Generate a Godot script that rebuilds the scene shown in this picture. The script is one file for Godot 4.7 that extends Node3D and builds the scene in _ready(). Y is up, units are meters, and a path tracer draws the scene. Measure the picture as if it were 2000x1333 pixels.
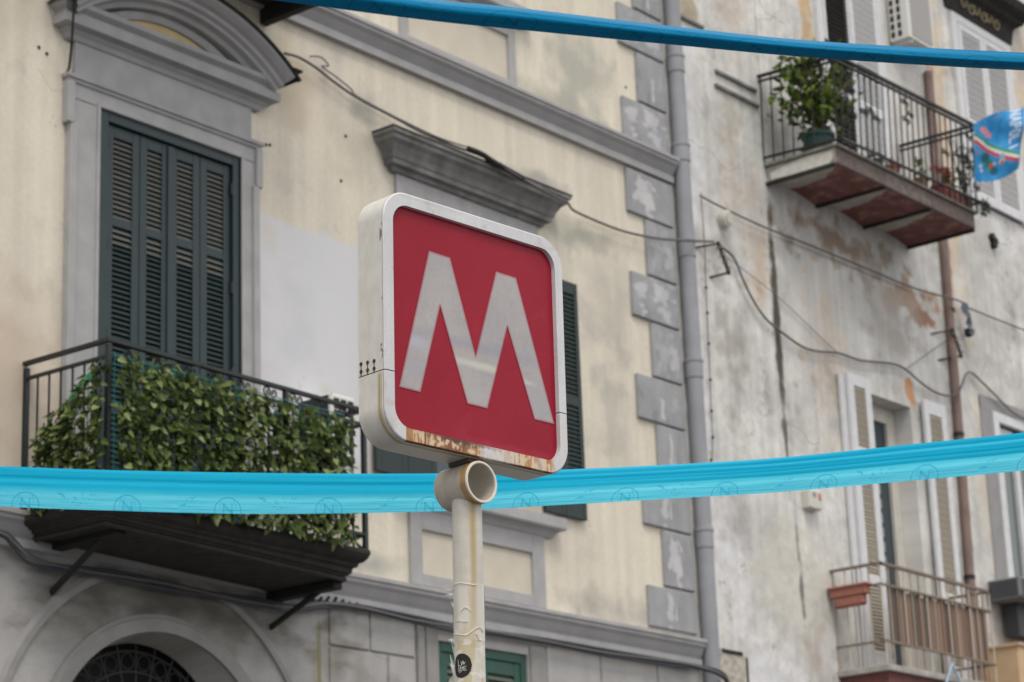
extends Node3D
# A metro sign in front of two old house fronts. x runs along the house fronts, y up, z out of the fronts towards the street.

class G:
	var v := PackedVector3Array()
	var n := PackedVector3Array()
	var t := PackedVector2Array()

	func tri(a: Vector3, b: Vector3, c: Vector3, na: Vector3, nb: Vector3, nc: Vector3, ua := Vector2.ZERO, ub := Vector2.ZERO, uc := Vector2.ZERO) -> void:
		if (b - a).cross(c - a).dot(na + nb + nc) > 0.0:
			v.append_array([a, c, b]); n.append_array([na, nc, nb]); t.append_array([ua, uc, ub])
		else:
			v.append_array([a, b, c]); n.append_array([na, nb, nc]); t.append_array([ua, ub, uc])

	func quad(a: Vector3, b: Vector3, c: Vector3, d: Vector3, out: Vector3, uv: Array = []) -> void:
		var m := (c - a).cross(d - b)
		if m.length_squared() < 1e-16:
			return
		m = m.normalized()
		if m.dot(out) < 0.0:
			m = -m
		if uv.is_empty():
			uv = [Vector2(0, 1), Vector2(1, 1), Vector2(1, 0), Vector2(0, 0)]
		tri(a, b, c, m, m, m, uv[0], uv[1], uv[2])
		tri(a, c, d, m, m, m, uv[0], uv[2], uv[3])

	func squad(a: Vector3, b: Vector3, c: Vector3, d: Vector3, na: Vector3, nb: Vector3, nc: Vector3, nd: Vector3, ua: Vector2, ub: Vector2, uc: Vector2, ud: Vector2) -> void:
		tri(a, b, c, na, nb, nc, ua, ub, uc)
		tri(a, c, d, na, nc, nd, ua, uc, ud)

	func obox(c: Vector3, s: Vector3, b := Basis()) -> void:
		var h := s * 0.5
		for ax in 3:
			for sg in [-1.0, 1.0]:
				var e := Vector3.ZERO; e[ax] = sg
				var f := Vector3.ZERO; f[(ax + 1) % 3] = 1.0
				var g := Vector3.ZERO; g[(ax + 2) % 3] = 1.0
				var o := e * h
				quad(c + b * (o - f * h - g * h), c + b * (o + f * h - g * h), c + b * (o + f * h + g * h), c + b * (o - f * h + g * h), b * e)

	func box(x0: float, x1: float, y0: float, y1: float, z0: float, z1: float) -> void:
		obox(Vector3((x0 + x1) / 2, (y0 + y1) / 2, (z0 + z1) / 2), Vector3(absf(x1 - x0), absf(y1 - y0), absf(z1 - z0)))

	# a box whose edges are cut by e
	func cbox(x0: float, x1: float, y0: float, y1: float, z0: float, z1: float, e: float) -> void:
		var c := Vector3((x0 + x1) / 2, (y0 + y1) / 2, (z0 + z1) / 2)
		var h := Vector3(absf(x1 - x0), absf(y1 - y0), absf(z1 - z0)) * 0.5
		for ax in 3:
			var a1 := (ax + 1) % 3
			var a2 := (ax + 2) % 3
			for s in [-1.0, 1.0]:
				var p: Array = []
				for q in [[-1, -1], [1, -1], [1, 1], [-1, 1]]:
					var w := Vector3.ZERO
					w[ax] = s * h[ax]; w[a1] = q[0] * (h[a1] - e); w[a2] = q[1] * (h[a2] - e)
					p.append(c + w)
				var o := Vector3.ZERO; o[ax] = s
				quad(p[0], p[1], p[2], p[3], o)
				for s2 in [-1.0, 1.0]:
					var r: Array = []
					for q in [[0, -1], [0, 1], [1, 1], [1, -1]]:
						var w := Vector3.ZERO
						w[ax] = s * (h[ax] - (e if q[0] else 0.0)); w[a1] = s2 * (h[a1] - (0.0 if q[0] else e)); w[a2] = q[1] * (h[a2] - e)
						r.append(c + w)
					var o2 := Vector3.ZERO; o2[ax] = s; o2[a1] = s2
					quad(r[0], r[1], r[2], r[3], o2)

	func tube(p: Array, r: float, k := 8, caps := true) -> void:
		var rings: Array = []
		var nrm: Array = []
		var side := Vector3.ZERO
		for i in p.size():
			var d: Vector3 = (p[mini(i + 1, p.size() - 1)] - p[maxi(i - 1, 0)])
			d = d.normalized()
			if side == Vector3.ZERO:
				side = d.cross(Vector3.UP if absf(d.y) < 0.9 else Vector3.RIGHT).normalized()
			side = (side - d * side.dot(d)).normalized()
			var up := d.cross(side)
			var ring: Array = []
			var rn: Array = []
			for j in k + 1:
				var a := TAU * j / k
				var o: Vector3 = side * cos(a) + up * sin(a)
				ring.append(p[i] + o * r); rn.append(o)
			rings.append(ring); nrm.append(rn)
		for i in p.size() - 1:
			for j in k:
				squad(rings[i][j], rings[i][j + 1], rings[i + 1][j + 1], rings[i + 1][j], nrm[i][j], nrm[i][j + 1], nrm[i + 1][j + 1], nrm[i + 1][j], Vector2(float(j) / k, i), Vector2(float(j + 1) / k, i), Vector2(float(j + 1) / k, i + 1), Vector2(float(j) / k, i + 1))
		if caps:
			for e in [0, p.size() - 1]:
				var d: Vector3 = (p[1] - p[0]).normalized() * -1.0 if e == 0 else (p[e] - p[e - 1]).normalized()
				for j in k:
					tri(p[e], rings[e][j], rings[e][j + 1], d, d, d)

	# profile of [radius, y], turned about a vertical axis at c
	func lathe(c: Vector3, prof: Array, k := 16) -> void:
		for i in prof.size() - 1:
			var a: Array = prof[i]
			var b: Array = prof[i + 1]
			var dr: float = b[0] - a[0]
			var dy: float = b[1] - a[1]
			for j in k:
				var q: Array = []
				var m: Array = []
				for w in [[a, j], [a, j + 1], [b, j + 1], [b, j]]:
					var an: float = TAU * w[1] / k
					q.append(c + Vector3(cos(an) * w[0][0], w[0][1], sin(an) * w[0][0]))
					m.append(Vector3(cos(an) * dy, -dr, sin(an) * dy).normalized())
				squad(q[0], q[1], q[2], q[3], m[0], m[1], m[2], m[3], Vector2(float(j) / k, a[1]), Vector2(float(j + 1) / k, a[1]), Vector2(float(j + 1) / k, b[1]), Vector2(float(j) / k, b[1]))

	# a moulding along x: profile of [offset, y] from bottom to top; with returns to the wall at both ends
	func mould(prof: Array, xl: float, xr: float, zb := 0.0, returns := true, z0 := 0.0) -> void:
		for i in prof.size() - 1:
			var p: float = prof[i][0]
			var q: float = prof[i + 1][0]
			var y1: float = prof[i][1]
			var y2: float = prof[i + 1][1]
			var e := 1.0 if returns else 0.0
			var o := Vector3(0, -(q - p), y2 - y1)
			quad(Vector3(xl - p * e, y1, zb + p), Vector3(xr + p * e, y1, zb + p), Vector3(xr + q * e, y2, zb + q), Vector3(xl - q * e, y2, zb + q), o)
			if returns:
				quad(Vector3(xl - p, y1, z0), Vector3(xl - p, y1, zb + p), Vector3(xl - q, y2, zb + q), Vector3(xl - q, y2, z0), Vector3(-(y2 - y1), -(q - p), 0))
				quad(Vector3(xr + p, y1, z0), Vector3(xr + p, y1, zb + p), Vector3(xr + q, y2, zb + q), Vector3(xr + q, y2, z0), Vector3(y2 - y1, -(q - p), 0))
		if not returns:
			for x in [xl, xr]:
				for i in prof.size() - 1:
					quad(Vector3(x, prof[i][1], z0), Vector3(x, prof[i][1], zb + prof[i][0]), Vector3(x, prof[i + 1][1], zb + prof[i + 1][0]), Vector3(x, prof[i + 1][1], z0), Vector3(-1 if x == xl else 1, 0, 0))

	# a moulding along an arc: profile of [radius, z]
	func arc(c: Vector2, prof: Array, a0: float, a1: float, k := 40) -> void:
		for i in prof.size() - 1:
			var r1: float = prof[i][0]
			var r2: float = prof[i + 1][0]
			var z1: float = prof[i][1]
			var z2: float = prof[i + 1][1]
			var m := Vector2(-(z2 - z1), r2 - r1).normalized()
			for j in k:
				var b := lerpf(a0, a1, float(j) / k)
				var d := lerpf(a0, a1, float(j + 1) / k)
				var u := Vector3(cos(b), sin(b), 0)
				var w := Vector3(cos(d), sin(d), 0)
				var o := Vector3(c.x, c.y, 0)
				var nu := u * m.x + Vector3(0, 0, m.y)
				var nw := w * m.x + Vector3(0, 0, m.y)
				squad(o + u * r1 + Vector3(0, 0, z1), o + w * r1 + Vector3(0, 0, z1), o + w * r2 + Vector3(0, 0, z2), o + u * r2 + Vector3(0, 0, z2), nu, nw, nw, nu, Vector2.ZERO, Vector2.ZERO, Vector2.ZERO, Vector2.ZERO)

	func prism(poly: PackedVector2Array, z0: float, z1: float) -> void:
		var ix := Geometry2D.triangulate_polygon(poly)
		var f := Vector3(0, 0, 1)
		for i in range(0, ix.size(), 3):
			var a := poly[ix[i]]
			var b := poly[ix[i + 1]]
			var c := poly[ix[i + 2]]
			tri(Vector3(a.x, a.y, z1), Vector3(b.x, b.y, z1), Vector3(c.x, c.y, z1), f, f, f)
			tri(Vector3(a.x, a.y, z0), Vector3(b.x, b.y, z0), Vector3(c.x, c.y, z0), -f, -f, -f)
		var s := -1.0 if Geometry2D.is_polygon_clockwise(poly) else 1.0
		for i in poly.size():
			var a := poly[i]
			var b := poly[(i + 1) % poly.size()]
			var e := (b - a)
			quad(Vector3(a.x, a.y, z0), Vector3(b.x, b.y, z0), Vector3(b.x, b.y, z1), Vector3(a.x, a.y, z1), Vector3(e.y, -e.x, 0) * s)

	# texture coordinates from the place on the front
	func planar(x0: float, x1: float, y0: float, y1: float) -> void:
		for i in v.size():
			t[i] = Vector2((v[i].x - x0) / (x1 - x0), (y1 - v[i].y) / (y1 - y0))

	func mesh() -> ArrayMesh:
		var a := []
		a.resize(Mesh.ARRAY_MAX)
		a[Mesh.ARRAY_VERTEX] = v
		a[Mesh.ARRAY_NORMAL] = n
		a[Mesh.ARRAY_TEX_UV] = t
		var m := ArrayMesh.new()
		m.add_surface_from_arrays(Mesh.PRIMITIVE_TRIANGLES, a)
		return m


var taken := {}
var rng := RandomNumberGenerator.new()

func numbered(called: String) -> String:
	if not taken.has(called):
		taken[called] = 0
		return called
	taken[called] += 1
	return "%s_%03d" % [called, taken[called]]

func tag(o: Node3D, label: String, category: String, group := "", kind := "") -> void:
	if label: o.set_meta("label", label)
	if category: o.set_meta("category", category)
	if group: o.set_meta("group", group)
	if kind: o.set_meta("kind", kind)

func thing(called: String, at: Vector3, label: String, category: String, group := "") -> Node3D:
	var o := Node3D.new()
	o.name = numbered(called)
	add_child(o, true)
	o.position = at
	tag(o, label, category, group)
	return o

# geometry given in the scene's own metres becomes one mesh under a thing or part
func put(called: String, g: G, m: Material, parent: Node3D = null) -> MeshInstance3D:
	var o := MeshInstance3D.new()
	o.mesh = g.mesh()
	o.material_override = m
	return hang(called, o, parent)

func hang(called: String, o: Node3D, parent: Node3D = null, at := Vector3.ZERO) -> Node3D:
	if parent == null:
		o.name = numbered(called)
		add_child(o, true)
		o.position = at
		return o
	var used := 0
	for c in parent.get_children():
		if c.name == called or String(c.name).begins_with(called + "_0") or String(c.name).begins_with(called + "_1") or String(c.name).begins_with(called + "_2"):
			used += 1
	o.name = called if used == 0 else "%s_%03d" % [called, used]
	parent.add_child(o, true)
	var base := Vector3.ZERO
	var p: Node = parent
	while p is Node3D and p != self:
		base += p.position
		p = p.get_parent()
	o.position = at - base
	return o

# many alike pieces: one mesh, placed one by one
func pieces(called: String, mesh: Mesh, mats: Array, parent: Node3D, places: Array) -> void:
	var base := Vector3.ZERO
	var p: Node = parent
	while p is Node3D and p != self:
		base += p.position
		p = p.get_parent()
	for i in places.size():
		var o := MeshInstance3D.new()
		o.mesh = mesh
		o.material_override = mats[i % mats.size()]
		o.name = called if i == 0 and not parent.has_node(called) else "%s_%03d" % [called, parent.get_child_count()]
		parent.add_child(o, true)
		o.transform = places[i] if places[i] is Transform3D else Transform3D(Basis(), places[i])
		o.position -= base

func structure(called: String, g: G, m: Material) -> MeshInstance3D:
	var o := put(called, g, m)
	o.set_meta("kind", "structure")
	return o

# ---------------------------------------------------------------- materials
func flat(c: Color, rough := 0.8, metal := 0.0) -> StandardMaterial3D:
	var m := StandardMaterial3D.new()
	m.albedo_color = c
	m.roughness = rough
	m.metallic = metal
	return m

func tone(r: int, g: int, b: int) -> Color:
	return Color(r / 255.0, g / 255.0, b / 255.0)

func noise_bytes(w: int, h: int, freq: float, sd: int, oct := 4, stretch := 1.0) -> PackedByteArray:
	var f := FastNoiseLite.new()
	f.seed = sd
	f.frequency = freq
	f.fractal_octaves = oct
	var im := f.get_image(w, maxi(4, int(h / stretch)), false, false, true)
	im.resize(w, h, Image.INTERPOLATE_CUBIC)
	im.convert(Image.FORMAT_L8)
	return im.get_data()

# two tones mixed by noise, laid on by place
func mottled(c1: Color, c2: Color, freq: float, sd: int, rough := 0.85, per_metre := 0.5, bump := 0.0) -> StandardMaterial3D:
	var f := FastNoiseLite.new()
	f.seed = sd
	f.frequency = freq
	f.fractal_octaves = 5
	var l := f.get_seamless_image(256, 256, false, false, 0.15, true)
	l.convert(Image.FORMAT_L8)
	var src := l.get_data()
	var out := PackedByteArray()
	out.resize(256 * 256 * 3)
	for i in 65536:
		var k := src[i] / 255.0
		out[i * 3] = int(255 * lerpf(c1.r, c2.r, k)); out[i * 3 + 1] = int(255 * lerpf(c1.g, c2.g, k)); out[i * 3 + 2] = int(255 * lerpf(c1.b, c2.b, k))
	var m := flat(Color.WHITE, rough)
	m.albedo_texture = ImageTexture.create_from_image(Image.create_from_data(256, 256, false, Image.FORMAT_RGB8, out))
	m.uv1_triplanar = true
	m.uv1_world_triplanar = true
	m.uv1_scale = Vector3.ONE * per_metre
	if bump > 0.0:
		l.convert(Image.FORMAT_RGBA8)
		l.bump_map_to_normal_map(bump)
		m.normal_enabled = true
		m.normal_texture = ImageTexture.create_from_image(l)
	return m

func from_image(im: Image, rough := 0.85) -> StandardMaterial3D:
	var m := flat(Color.WHITE, rough)
	m.albedo_texture = ImageTexture.create_from_image(im)
	return m

# plaster: base tones, streaks that run down, then patches [cx, cy, rx, ry, colour, strength, softness, raggedness, box?]
func plaster(w: int, h: int, x0: float, x1: float, y0: float, y1: float, ca: Color, cb: Color, cc: Color, streak: float, sd: int, patches: Array) -> Image:
	var big := noise_bytes(w, h, 0.006, sd, 4)
	var mid := noise_bytes(w, h, 0.022, sd + 1, 5)
	var fine := noise_bytes(w, h, 0.15, sd + 2, 3)
	var run := noise_bytes(w, h, 0.045, sd + 3, 4, 26.0)
	var d := PackedByteArray()
	d.resize(w * h * 3)
	for i in w * h:
		var k := big[i] / 255.0
		var q := mid[i] / 255.0
		var s := smoothstep(0.25, 0.75, k * 0.62 + q * 0.38)
		var u := smoothstep(0.62, 0.8, q * 0.55 + (1.0 - k) * 0.45)
		var l := 1.0 + (run[i] / 255.0 - 0.5) * streak + (fine[i] / 255.0 - 0.5) * 0.05
		d[i * 3] = clampi(int(255.0 * l * lerpf(lerpf(ca.r, cb.r, s), cc.r, u)), 0, 255)
		d[i * 3 + 1] = clampi(int(255.0 * l * lerpf(lerpf(ca.g, cb.g, s), cc.g, u)), 0, 255)
		d[i * 3 + 2] = clampi(int(255.0 * l * lerpf(lerpf(ca.b, cb.b, s), cc.b, u)), 0, 255)
	var px := w / (x1 - x0)
	var py := h / (y1 - y0)
	for p in patches:
		var col: Color = p[4]
		var strength: float = p[5]
		var soft: float = p[6]
		var rag: float = p[7]
		var boxy: bool = p.size() > 8
		var streaky: bool = p.size() > 9
		var grow := 1.0 + soft + rag
		var ax := clampi(int((p[0] - p[2] * grow - x0) * px), 0, w)
		var bx := clampi(int((p[0] + p[2] * grow - x0) * px), 0, w)
		var ay := clampi(int((y1 - p[1] - p[3] * grow) * py), 0, h)
		var by := clampi(int((y1 - p[1] + p[3] * grow) * py), 0, h)
		for y in range(ay, by):
			var fy: float = (y1 - y / py - p[1]) / p[3]
			for x in range(ax, bx):
				var fx: float = (x0 + x / px - p[0]) / p[2]
				var i := y * w + x
				var e := maxf(absf(fx), absf(fy)) if boxy else sqrt(fx * fx + fy * fy)
				var nz := (run[i] if streaky else mid[i]) / 255.0
				var a := clampf((1.0 - e + (nz - 0.5) * 2.0 * rag) / maxf(soft, 0.01), 0.0, 1.0) * strength
				if a > 0.0:
					d[i * 3] = int(lerpf(d[i * 3], col.r * 255.0, a)); d[i * 3 + 1] = int(lerpf(d[i * 3 + 1], col.g * 255.0, a)); d[i * 3 + 2] = int(lerpf(d[i * 3 + 2], col.b * 255.0, a))
	return Image.create_from_data(w, h, false, Image.FORMAT_RGB8, d)

# crisp age: hairline cracks, flaked spots and run-off stains
func weather(im: Image, x0: float, x1: float, y0: float, y1: float, sd: int) -> void:
	var r := RandomNumberGenerator.new()
	r.seed = sd
	var w := im.get_width()
	var h := im.get_height()
	for i in 34:
		var p := Vector2(r.randf() * w, r.randf() * h)
		var a := PI / 2 + r.randfn(0.0, 0.7)
		for k in r.randi_range(6, 26):
			var q := p + Vector2(cos(a), sin(a)) * r.randf_range(4.0, 11.0)
			stroke(im, p, q, r.randf_range(0.1, 0.7), tone(104, 100, 94), 0.55)
			a += r.randfn(0.0, 0.45)
			a = lerpf(a, PI / 2, 0.05)
			p = q
	for i in 150:
		var c := Vector2(r.randf() * w, r.randf() * h)
		var col: Color = [tone(216, 215, 212), tone(140, 137, 131), tone(176, 158, 142), tone(206, 205, 203), tone(152, 150, 146)][r.randi() % 5]
		var n := r.randi_range(3, 14)
		var spread := r.randf_range(3.0, 12.0)
		for k in n:
			blot(im, c.x + r.randfn() * spread, c.y + r.randfn() * spread * 1.6, r.randf_range(0.6, spread * 0.42), col, r.randf_range(0.25, 0.6))
	for i in 60:
		var p := Vector2(r.randf() * w, r.randf() * h)
		var len := r.randf_range(20.0, 130.0)
		var rad := r.randf_range(0.5, 2.2)
		var dark := r.randf() < 0.6
		for k in 10:
			stroke(im, p + Vector2(0, len * k / 10.0), p + Vector2(r.randfn() * 0.5, len * (k + 1) / 10.0), rad * (1.0 - k / 14.0), tone(126, 122, 114) if dark else tone(214, 213, 210), 0.16 * (1.0 - k / 10.0))

func weather_light(im: Image) -> void:
	var r := RandomNumberGenerator.new()
	r.seed = 77
	var w := im.get_width()
	var h := im.get_height()
	for i in 90:
		var p := Vector2(r.randf() * w, r.randf() * h)
		var len := r.randf_range(30.0, 220.0)
		var dark := r.randf() < 0.55
		for k in 10:
			stroke(im, p + Vector2(0, len * k / 10.0), p + Vector2(r.randfn() * 0.4, len * (k + 1) / 10.0), r.randf_range(0.6, 2.4), tone(176, 168, 152) if dark else tone(216, 210, 196), 0.14 * (1.0 - k / 10.0))
	for i in 60:
		var c := Vector2(r.randf() * w, r.randf() * h)
		for k in r.randi_range(2, 6):
			blot(im, c.x + r.randfn() * 3.0, c.y + r.randfn() * 4.0, r.randf_range(0.4, 1.6), tone(150, 144, 132), r.randf_range(0.2, 0.6))
	for i in 9:
		var p := Vector2(r.randf() * w, r.randf() * h)
		var a := PI / 2 + r.randfn(0.0, 0.9)
		for k in r.randi_range(6, 20):
			var q := p + Vector2(cos(a), sin(a)) * r.randf_range(4.0, 10.0)
			stroke(im, p, q, 0.3, tone(150, 142, 128), 0.5)
			a += r.randfn(0.0, 0.4)
			p = q

func blot(im: Image, x: float, y: float, r: float, c: Color, a: float) -> void:
	for j in range(maxi(0, int(y - r - 1)), mini(im.get_height(), int(y + r + 2))):
		for i in range(maxi(0, int(x - r - 1)), mini(im.get_width(), int(x + r + 2))):
			var k := clampf(r + 0.5 - Vector2(i - x, j - y).length(), 0.0, 1.0) * a
			if k > 0.0:
				im.set_pixel(i, j, im.get_pixel(i, j).lerp(c, k))

func stroke(im: Image, p: Vector2, q: Vector2, r: float, c: Color, a := 1.0) -> void:
	var d := q - p
	var lo := Vector2(minf(p.x, q.x), minf(p.y, q.y)) - Vector2.ONE * (r + 1)
	var hi := Vector2(maxf(p.x, q.x), maxf(p.y, q.y)) + Vector2.ONE * (r + 2)
	for j in range(maxi(0, int(lo.y)), mini(im.get_height(), int(hi.y))):
		for i in range(maxi(0, int(lo.x)), mini(im.get_width(), int(hi.x))):
			var o := Vector2(i, j) - p
			var s := clampf(o.dot(d) / maxf(d.length_squared(), 1e-6), 0.0, 1.0)
			var k := clampf(r + 0.5 - (o - d * s).length(), 0.0, 1.0) * a
			if k > 0.0:
				im.set_pixel(i, j, im.get_pixel(i, j).lerp(c, k))

func ring(im: Image, c: Vector2, r: float, w: float, col: Color, a: float, from := 0.0, to := TAU) -> void:
	var k := 40
	for i in k:
		var p := from + (to - from) * i / k
		var q := from + (to - from) * (i + 1) / k
		stroke(im, c + Vector2(cos(p), sin(p)) * r, c + Vector2(cos(q), sin(q)) * r, w, col, a)

# points of a smooth line through the given [x, y, z] points
func line(pts: Array, per := 5) -> Array:
	var p: Array = []
	for q in pts:
		p.append(q if q is Vector3 else Vector3(q[0], q[1], q[2]))
	var out: Array = []
	for i in p.size() - 1:
		var a: Vector3 = p[maxi(i - 1, 0)]
		var b: Vector3 = p[i]
		var c: Vector3 = p[i + 1]
		var d: Vector3 = p[mini(i + 2, p.size() - 1)]
		for k in per:
			out.append(b.cubic_interpolate(c, a, d, float(k) / per))
	out.append(p[p.size() - 1])
	return out

func cable(pts: Array, r: float, m: Material, label: String, called := "cable", group := "cables strung along the house fronts") -> void:
	var g := G.new()
	g.tube(line(pts), r, 6)
	tag(put(called, g, m), label, "cable", group)

var M := {}

# ---------------------------------------------------------------- louvred leaves
# one leaf of a shutter: stiles and rails as a mesh, slats as pieces. louvres: [y0, y1, pitch, material]
func leaf(called: String, parent: Node3D, x0: float, x1: float, y0: float, y1: float, z: float, th: float, stile: float, louvres: Array, m: Material, tilt := 0.7, label := "") -> MeshInstance3D:
	var g := G.new()
	var e := 0.003
	g.cbox(x0, x0 + stile, y0, y1, z - th, z, e)
	g.cbox(x1 - stile, x1, y0, y1, z - th, z, e)
	var y := y0
	for q in louvres:
		g.cbox(x0 + stile, x1 - stile, y, q[0], z - th + 0.002, z - 0.002, e)
		y = q[1]
	g.cbox(x0 + stile, x1 - stile, y, y1, z - th + 0.002, z - 0.002, e)
	var o := put(called, g, m, parent)
	if label: o.set_meta("label", label)
	for q in louvres:
		var k := maxi(1, roundi((q[1] - q[0]) / q[2]))
		var pitch: float = (q[1] - q[0]) / k
		var s := G.new()
		s.obox(Vector3.ZERO, Vector3(x1 - x0 - stile * 2 + 0.004, 0.006, pitch * 1.22), Basis(Vector3.RIGHT, tilt))
		var places: Array = []
		for i in k:
			places.append(Vector3((x0 + x1) / 2, q[1] - pitch * (i + 0.5), z - th * 0.5))
		pieces("slat", s.mesh(), q[3], o, places)
	return o


func _ready() -> void:
	rng.seed = 7
	# ------------------------------------------------------------ camera, sky, light
	var cam := Camera3D.new()
	cam.name = "camera"
	add_child(cam)
	cam.position = Vector3(0, 1.6, 12)
	cam.rotation = Vector3(deg_to_rad(16.80), deg_to_rad(-51.18), deg_to_rad(-2.155))
	var at := CameraAttributesPhysical.new()
	at.frustum_focal_length = 84.78
	at.frustum_focus_distance = 7.45
	at.exposure_aperture = 5.6
	at.frustum_near = 0.1
	at.frustum_far = 400.0
	cam.attributes = at
	cam.fov = 16.11
	cam.near = 0.1
	cam.far = 400.0
	cam.current = true

	var env := Environment.new()
	env.background_mode = Environment.BG_SKY
	var sm := ProceduralSkyMaterial.new()
	sm.sky_top_color = tone(222, 221, 221)
	sm.sky_horizon_color = tone(204, 203, 203)
	sm.sky_curve = 0.3
	sm.ground_bottom_color = tone(88, 86, 84)
	sm.ground_horizon_color = tone(150, 150, 150)
	sm.sun_angle_max = 1.0
	var sky := Sky.new()
	sky.sky_material = sm
	env.sky = sky
	env.tonemap_mode = Environment.TONE_MAPPER_LINEAR
	env.tonemap_exposure = 1.86
	env.sdfgi_enabled = true
	env.ssao_enabled = true
	env.ssil_enabled = true
	var we := WorldEnvironment.new()
	we.name = "world"
	we.environment = env
	add_child(we)

	var sun := DirectionalLight3D.new()
	sun.name = "sun"
	sun.light_energy = 0.35
	sun.light_color = Color(1.0, 0.97, 0.93)
	sun.light_angular_distance = 24.0
	sun.shadow_enabled = true
	add_child(sun)
	sun.look_at_from_position(Vector3.ZERO, Vector3(0.30, -0.86, -0.42), Vector3.UP)

	materials()
	ground()
	house_a()
	house_b()
	pipes_and_cables()
	sign_and_ribbons()


func materials() -> void:
	M.trim = mottled(tone(152, 152, 153), tone(170, 169, 170), 0.03, 11, 0.9, 0.45, 0.6)
	M.trim_dark = mottled(tone(92, 92, 90), tone(150, 150, 150), 0.025, 12, 0.9, 0.6, 0.8)
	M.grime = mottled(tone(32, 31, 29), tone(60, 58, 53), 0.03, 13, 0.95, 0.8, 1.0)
	M.black = flat(tone(30, 30, 30), 0.8)
	M.iron = flat(tone(38, 40, 40), 0.55, 0.3)
	M.green_iron = flat(tone(21, 33, 32), 0.55)
	M.shutter = mottled(tone(22, 42, 46), tone(28, 49, 53), 0.02, 14, 0.5, 0.8)
	M.slat_pale = [flat(tone(92, 95, 91), 0.7), flat(tone(98, 99, 94), 0.7), flat(tone(86, 90, 87), 0.7)]
	M.slat_green = [flat(tone(42, 58, 59), 0.6), flat(tone(37, 53, 54), 0.6)]
	M.green = mottled(tone(36, 84, 70), tone(30, 74, 62), 0.03, 15, 0.55, 0.8)
	M.slat_moss = [flat(tone(92, 98, 88), 0.7), flat(tone(80, 90, 80), 0.7)]
	M.dark_green = flat(tone(28, 42, 43), 0.6)
	M.white_wood = mottled(tone(212, 214, 218), tone(196, 197, 200), 0.03, 16, 0.6, 0.8)
	M.slat_white = [flat(tone(206, 207, 208), 0.65), flat(tone(196, 197, 198), 0.65)]
	M.slat_beige = [flat(tone(170, 162, 148), 0.8), flat(tone(162, 154, 141), 0.8)]
	M.slat_dark = [flat(tone(112, 108, 104), 0.7), flat(tone(100, 98, 96), 0.7)]
	M.cable = flat(tone(96, 95, 94), 0.75)
	M.cable_dark = flat(tone(58, 64, 74), 0.7)
	M.pipe_grey = mottled(tone(150, 153, 160), tone(132, 134, 140), 0.02, 17, 0.6, 0.5)
	M.pipe_red = mottled(tone(142, 120, 113), tone(110, 92, 87), 0.02, 18, 0.7, 0.6)
	M.cream = mottled(tone(203, 196, 182), tone(192, 184, 170), 0.03, 19, 0.92, 0.4)
	M.glass = flat(tone(52, 66, 74), 0.12)
	M.curtain = flat(tone(74, 92, 100), 0.9)
	M.terracotta = mottled(tone(164, 108, 94), tone(140, 92, 80), 0.04, 20, 0.85, 2.0)
	M.white_plastic = flat(tone(214, 214, 210), 0.45)


func ground() -> void:
	var g := G.new()
	g.quad(Vector3(-300, 0, -300), Vector3(300, 0, -300), Vector3(300, 0, 300), Vector3(-300, 0, 300), Vector3.UP)
	structure("road", g, mottled(tone(78, 78, 80), tone(96, 95, 94), 0.03, 31, 0.9, 0.25))
	g = G.new()
	g.cbox(-30, 60, 0.0, 0.13, 0.004, 3.0, 0.01)
	structure("pavement", g, mottled(tone(128, 126, 122), tone(108, 106, 104), 0.03, 32, 0.9, 0.4))


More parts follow.
